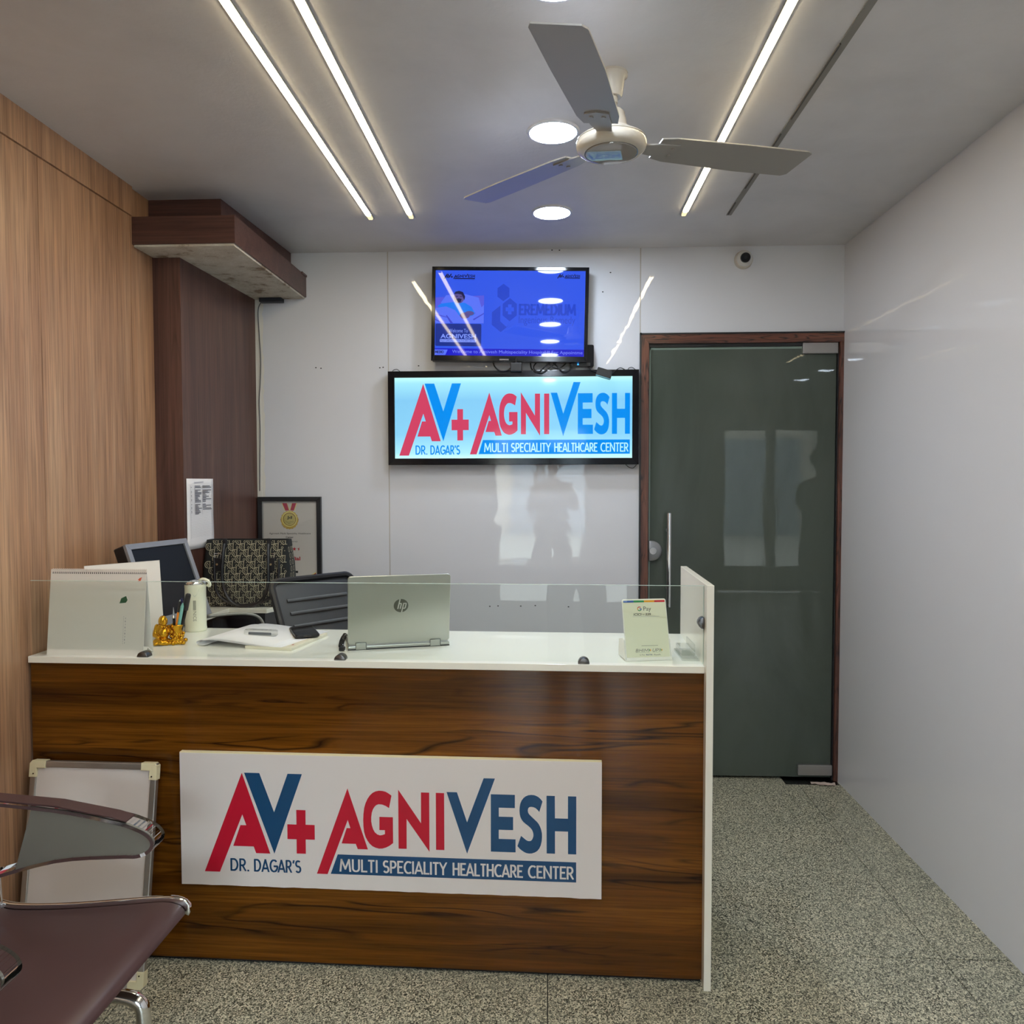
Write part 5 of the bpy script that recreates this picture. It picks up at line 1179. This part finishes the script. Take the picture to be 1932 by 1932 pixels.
def bench():
    # stands along the left wall, sitters face +x; origin on the floor under the front edge of the far end
    t = thing('waiting_bench', 'chrome waiting bench with brown padded seats along the left wall', 'bench', (-0.845, 1.745, 0))
    br = mat('brown leatherette', rgb(72, 50, 50), 0.42)
    prof = [(-0.005, 0.428), (-0.02, 0.441), (-0.06, 0.447), (-0.16, 0.437), (-0.30, 0.424), (-0.42, 0.420), (-0.47, 0.430)]
    top = [(p.x, p.y) for p in smoothpath([(a, b, 0) for a, b in prof], 4)]
    pad = top+[(-0.47, 0.400), (-0.42, 0.392), (-0.30, 0.396), (-0.16, 0.408), (-0.06, 0.420), (-0.020, 0.417), (-0.004, 0.420)]
    def seat(y0, y1):
        q = B(); prism(q, pad, 'y', y0+0.014, y1-0.014, bev=0.006); s = build('seat', q, br, t, True)
        # backrest
        bp = [(-0.475, 0.46), (-0.500, 0.55), (-0.545, 0.80), (-0.560, 0.86), (-0.600, 0.85), (-0.585, 0.79), (-0.545, 0.55), (-0.515, 0.44)]
        q = B(); prism(q, bp, 'y', y0+0.014, y1-0.014, bev=0.008); build('backrest', q, br, t, True)
        sp = [(a+0.008 if a > -0.1 else a, b+0.009) for a, b in top]+[(-0.48, 0.39), (-0.30, 0.400), (-0.16, 0.418), (-0.06, 0.426), (-0.022, 0.421), (0.000, 0.412), (0.004, 0.420)]
        for (a, b) in ((y0, y0+0.013), (y1-0.013, y1)):
            q = B(); prism(q, sp, 'y', a, b, bev=0.003); build('seat_side_rail', q, M_chrome, s, True)
    seat(-0.50, 0.0); seat(-1.03, -0.53)
    for y in (-0.02, -0.515, -1.01):
        # rounded armrest loop of flat chrome bar, brushed infill, brown cap
        out = [(-0.52, 0.690), (-0.30, 0.672), (-0.16, 0.648), (-0.105, 0.632), (-0.076, 0.616), (-0.066, 0.598), (-0.076, 0.580), (-0.104, 0.568), (-0.15, 0.566), (-0.30, 0.552), (-0.48, 0.50)]
        path = smoothpath([(a, 0, b) for a, b in out], 4)
        q = B(); pr = []
        for i, p in enumerate(path):
            d = (path[min(i+1, len(path)-1)]-path[max(i-1, 0)]).normalized(); nn = Vector((d.z, 0, -d.x))
            pr.append((p+nn*0.004, p-nn*0.004))
        for (a0, a1), (b0, b1) in zip(pr, pr[1:]):
            vs = [Vector((v.x, y+yy, v.z)) for v in (a0, a1, b1, b0) for yy in (-0.026, 0.026)]
            V = [q.verts.new(v) for v in vs]
            for f in ((0, 2, 4, 6), (1, 7, 5, 3), (0, 1, 3, 2), (4, 5, 7, 6)): q.faces.new([V[k] for k in f])
        bmesh.ops.remove_doubles(q, verts=q.verts, dist=1e-5)
        ar = build('armrest', q, M_chrome, t, True)
        q = B(); prism(q, [(p.x, p.z) for p in path[3:-2]], 'y', y-0.018, y-0.012); build('brushed_infill', q, mat('brushed infill', rgb(150, 148, 138), 0.45, 0.5), ar)
        q = B(); prism(q, [(-0.50, 0.692), (-0.30, 0.677), (-0.165, 0.654), (-0.13, 0.645), (-0.13, 0.648), (-0.165, 0.658), (-0.30, 0.682), (-0.50, 0.697)], 'y', y-0.020, y+0.020, bev=0.001); build('arm_pad', q, br, ar)
        q = B(); tube(q, [(-0.46, y, 0.40), (-0.47, y, 0.60), (-0.50, y, 0.69)], 0.014, 10); build('arm_post', q, M_chrome, ar, True)
    q = B(); box(q, -0.36, -0.28, -1.05, 0.02, 0.33, 0.385, 0.004); build('beam', q, M_dsteel, t)
    for y in (-0.06, -0.97):
        q = B(); tube(q, smoothpath([(-0.32, y, 0.335), (-0.29, y, 0.275), (-0.22, y, 0.250), (-0.14, y, 0.247), (-0.100, y, 0.235), (-0.086, y, 0.20), (-0.084, y, 0.03)], 5), 0.0165, 14); lg = build('leg', q, M_chrome, t, True)
        q = B(); tube(q, smoothpath([(-0.32, y, 0.335), (-0.36, y, 0.24), (-0.43, y, 0.195), (-0.50, y, 0.190), (-0.54, y, 0.16), (-0.55, y, 0.03)], 5), 0.0165, 14); lg2 = build('leg', q, M_chrome, t, True)
        for (x, l) in ((-0.084, lg), (-0.55, lg2)):
            q = B(); lathe(q, [(0.026, 0.0), (0.026, 0.008), (0.012, 0.016), (0.010, 0.04)], 20, x, y); build('levelling_foot', q, M_dsteel, l, True)
bench()

# ------------------------------------------------------------------ the photographer (seen only as a reflection in the glossy wall)
def grow(name, chains, m, parent, sub=2):
    """chains: lists of (point, radius); shared points (same tuple) join. One continuous skinned surface"""
    idx = {}; pts = []; rad = []; ed = set()
    for ch in chains:
        pv = None
        for p, r in ch:
            k = tuple(round(c, 4) for c in p)
            if k not in idx: idx[k] = len(pts); pts.append(k); rad.append(r)
            i = idx[k]
            if pv is not None and pv != i: ed.add((pv, i))
            pv = i
    me = bpy.data.meshes.new(name); me.from_pydata(pts, list(ed), []); me.materials.append(m)
    o = bpy.data.objects.new(name, me); link(o, parent)
    bpy.context.view_layer.objects.active = o
    sk = o.modifiers.new('skin', 'SKIN'); sk.use_smooth_shade = True
    for i, v in enumerate(me.skin_vertices[0].data):
        r = rad[i]; v.radius = r if isinstance(r, tuple) else (r, r); v.use_root = (i == 0)
    sb = o.modifiers.new('smooth', 'SUBSURF'); sb.levels = sub; sb.render_levels = sub
    return o
def photographer():
    t = thing('person', 'person in dark clothes holding up a phone, mirrored in the glossy back wall', 'person', (0.05, -0.42, 0))
    skin = mat('brown skin', rgb(150, 108, 82), 0.5); cloth = mat('dark shirt cloth', rgb(44, 44, 52), 0.85); tro = mat('dark trouser cloth', rgb(34, 34, 40), 0.85)
    pel = ((0, 0, 0.96), (0.140, 0.098)); ab = ((0, 0, 1.08), (0.145, 0.10)); ch = ((0, 0, 1.26), (0.165, 0.11)); nb = ((0, 0.002, 1.42), 0.055); nk = ((0, 0.006, 1.485), 0.042)
    hd = [((0, 0.032, 1.550), (0.050, 0.062)), ((0, 0.022, 1.615), (0.076, 0.094)), ((0, 0.015, 1.685), (0.066, 0.080))]
    chains = [[pel, ab, ch, nb, nk]+hd]
    hands = []
    for s in (-1, 1):
        sh = ((s*0.165, 0.0, 1.385), 0.062); el = ((s*0.215, 0.16, 1.16), 0.044); wr = ((s*0.085-0.05, 0.325, 1.355), 0.027); pm = ((s*0.066-0.05, 0.375, 1.40), (0.034, 0.016))
        chains.append([nb, sh, ((s*0.195, 0.075, 1.275), 0.052), el, ((s*0.165-0.02, 0.24, 1.25), 0.040), wr, pm])
        for k in range(4):
            b0 = (s*(0.060-0.004*k)-0.05, 0.392, 1.428-0.014*k); l = (0.030, 0.034, 0.031, 0.025)[k]
            chains.append([pm, (b0, 0.0088), ((b0[0]-s*l*0.6, b0[1]+0.012, b0[2]+0.004), 0.0082), ((b0[0]-s*l*1.1, b0[1]+0.008, b0[2]+0.006), 0.0074)])
        chains.append([pm, ((s*0.058-0.05, 0.378, 1.372), 0.0105), ((s*0.036-0.05, 0.376, 1.380), 0.009), ((s*0.022-0.05, 0.378, 1.392), 0.0082)])
        hp = ((s*0.085, 0, 0.88), (0.072, 0.082)); kn = ((s*0.110, 0.015, 0.50), 0.056); an = ((s*0.120, -0.01, 0.10), 0.040)
        chains.append([pel, hp, ((s*0.105, 0.008, 0.70), 0.074), kn, ((s*0.115, -0.012, 0.32), 0.052), an, ((s*0.125, 0.05, 0.05), 0.034), ((s*0.135, 0.14, 0.04), 0.026)])
    grow('body', chains, skin, t)
    # shirt and trousers follow the body a little outside it
    cs = [[((0, 0, 0.82), (0.200, 0.142)), ((0, 0, 0.92), (0.192, 0.136)), ((0, 0, 1.08), (0.170, 0.122)), ((0, 0, 1.26), (0.186, 0.128)), ((0, 0.004, 1.40), (0.085, 0.075)), ((0, 0.008, 1.435), (0.070, 0.070))]]
    for s in (-1, 1): cs.append([((0, 0.004, 1.40), (0.085, 0.075)), ((s*0.165, 0.0, 1.385), 0.074), ((s*0.195, 0.075, 1.275), 0.064), ((s*0.212, 0.15, 1.175), 0.058)])
    grow('shirt', cs, cloth, t)
    ct = [[((0, 0, 0.97), (0.160, 0.116)), ((0, 0, 0.92), (0.166, 0.122))]]
    for s in (-1, 1): ct.append([((0, 0, 0.92), (0.166, 0.122)), ((s*0.095, 0, 0.84), (0.108, 0.112)), ((s*0.105, 0.008, 0.70), 0.094), ((s*0.110, 0.015, 0.50), 0.072), ((s*0.116, -0.008, 0.32), 0.068), ((s*0.120, -0.005, 0.085), 0.066)])
    grow('trousers', ct, tro, t)
    for s in (-1, 1):
        q = B(); t2 = bmesh.new(); bmesh.ops.create_uvsphere(t2, u_segments=18, v_segments=12, radius=1.0)
        for v in t2.verts: v.co = Vector((v.co.x*0.048+s*0.128, v.co.y*0.135+0.065, max(v.co.z, -0.75)*0.058+0.0435))
        merge(q, t2); build('shoe', q, M_blackm, t, True)
    q = B(); t2 = bmesh.new(); bmesh.ops.create_uvsphere(t2, u_segments=20, v_segments=14, radius=1.0)
    for v in t2.verts: v.co = Vector((v.co.x*0.084, v.co.y*0.098+0.004-0.01*(v.co.z < 0), max(v.co.z, -0.45 if v.co.y < 0.1 else 0.25)*0.090+1.672))
    merge(q, t2); build('hair', q, mat('black hair', rgb(22, 18, 16), 0.6), t, True)
    fc = lambda x, z: (x, 0.108, z)
    for s in (-1, 1):
        q = B(); t2 = bmesh.new(); bmesh.ops.create_uvsphere(t2, u_segments=12, v_segments=8, radius=0.0115); merge(q, t2, Matrix.Translation((s*0.031, 0.098, 1.625))); e = build('eye', q, mat('eye white', rgb(230, 226, 220), 0.2), t, True)
        q = B(); t2 = bmesh.new(); bmesh.ops.create_uvsphere(t2, u_segments=10, v_segments=6, radius=0.006); merge(q, t2, Matrix.Translation((s*0.031, 0.1055, 1.625))); build('iris', q, M_ink, e, True)
        q = B(); t2 = bmesh.new(); bmesh.ops.create_uvsphere(t2, u_segments=12, v_segments=8, radius=1.0); merge(q, t2, Matrix.Translation((s*0.080, 0.012, 1.615)) @ Matrix.Diagonal((0.010, 0.018, 0.032, 1))); build('ear', q, skin, t, True)
    q = B(); prism(q, [(0.098, 1.63), (0.128, 1.592), (0.104, 1.584)], 'x', -0.013, 0.013, bev=0.004); build('nose', q, skin, t, True)
    q = B(); t2 = bmesh.new(); bmesh.ops.create_uvsphere(t2, u_segments=14, v_segments=8, radius=1.0); merge(q, t2, Matrix.Translation((0, 0.100, 1.562)) @ Matrix.Diagonal((0.024, 0.009, 0.008, 1))); build('mouth', q, mat('lips', rgb(140, 84, 76), 0.45), t, True)
    p = thing('camera_phone', 'phone held up in both hands by the mirrored person', 'phone', (0.0, -0.030, 1.405))
    q = B(); prism(q, rrect(-0.036, 0.036, -0.075, 0.075, 0.008), 'y', -0.008, 0.0, bev=0.002); build('case', q, M_black, p, True)
    q = B(); prism(q, rrect(-0.033, 0.033, -0.072, 0.072, 0.006), 'y', -0.0086, -0.008); build('screen', q, M_blackg, p)
photographer()
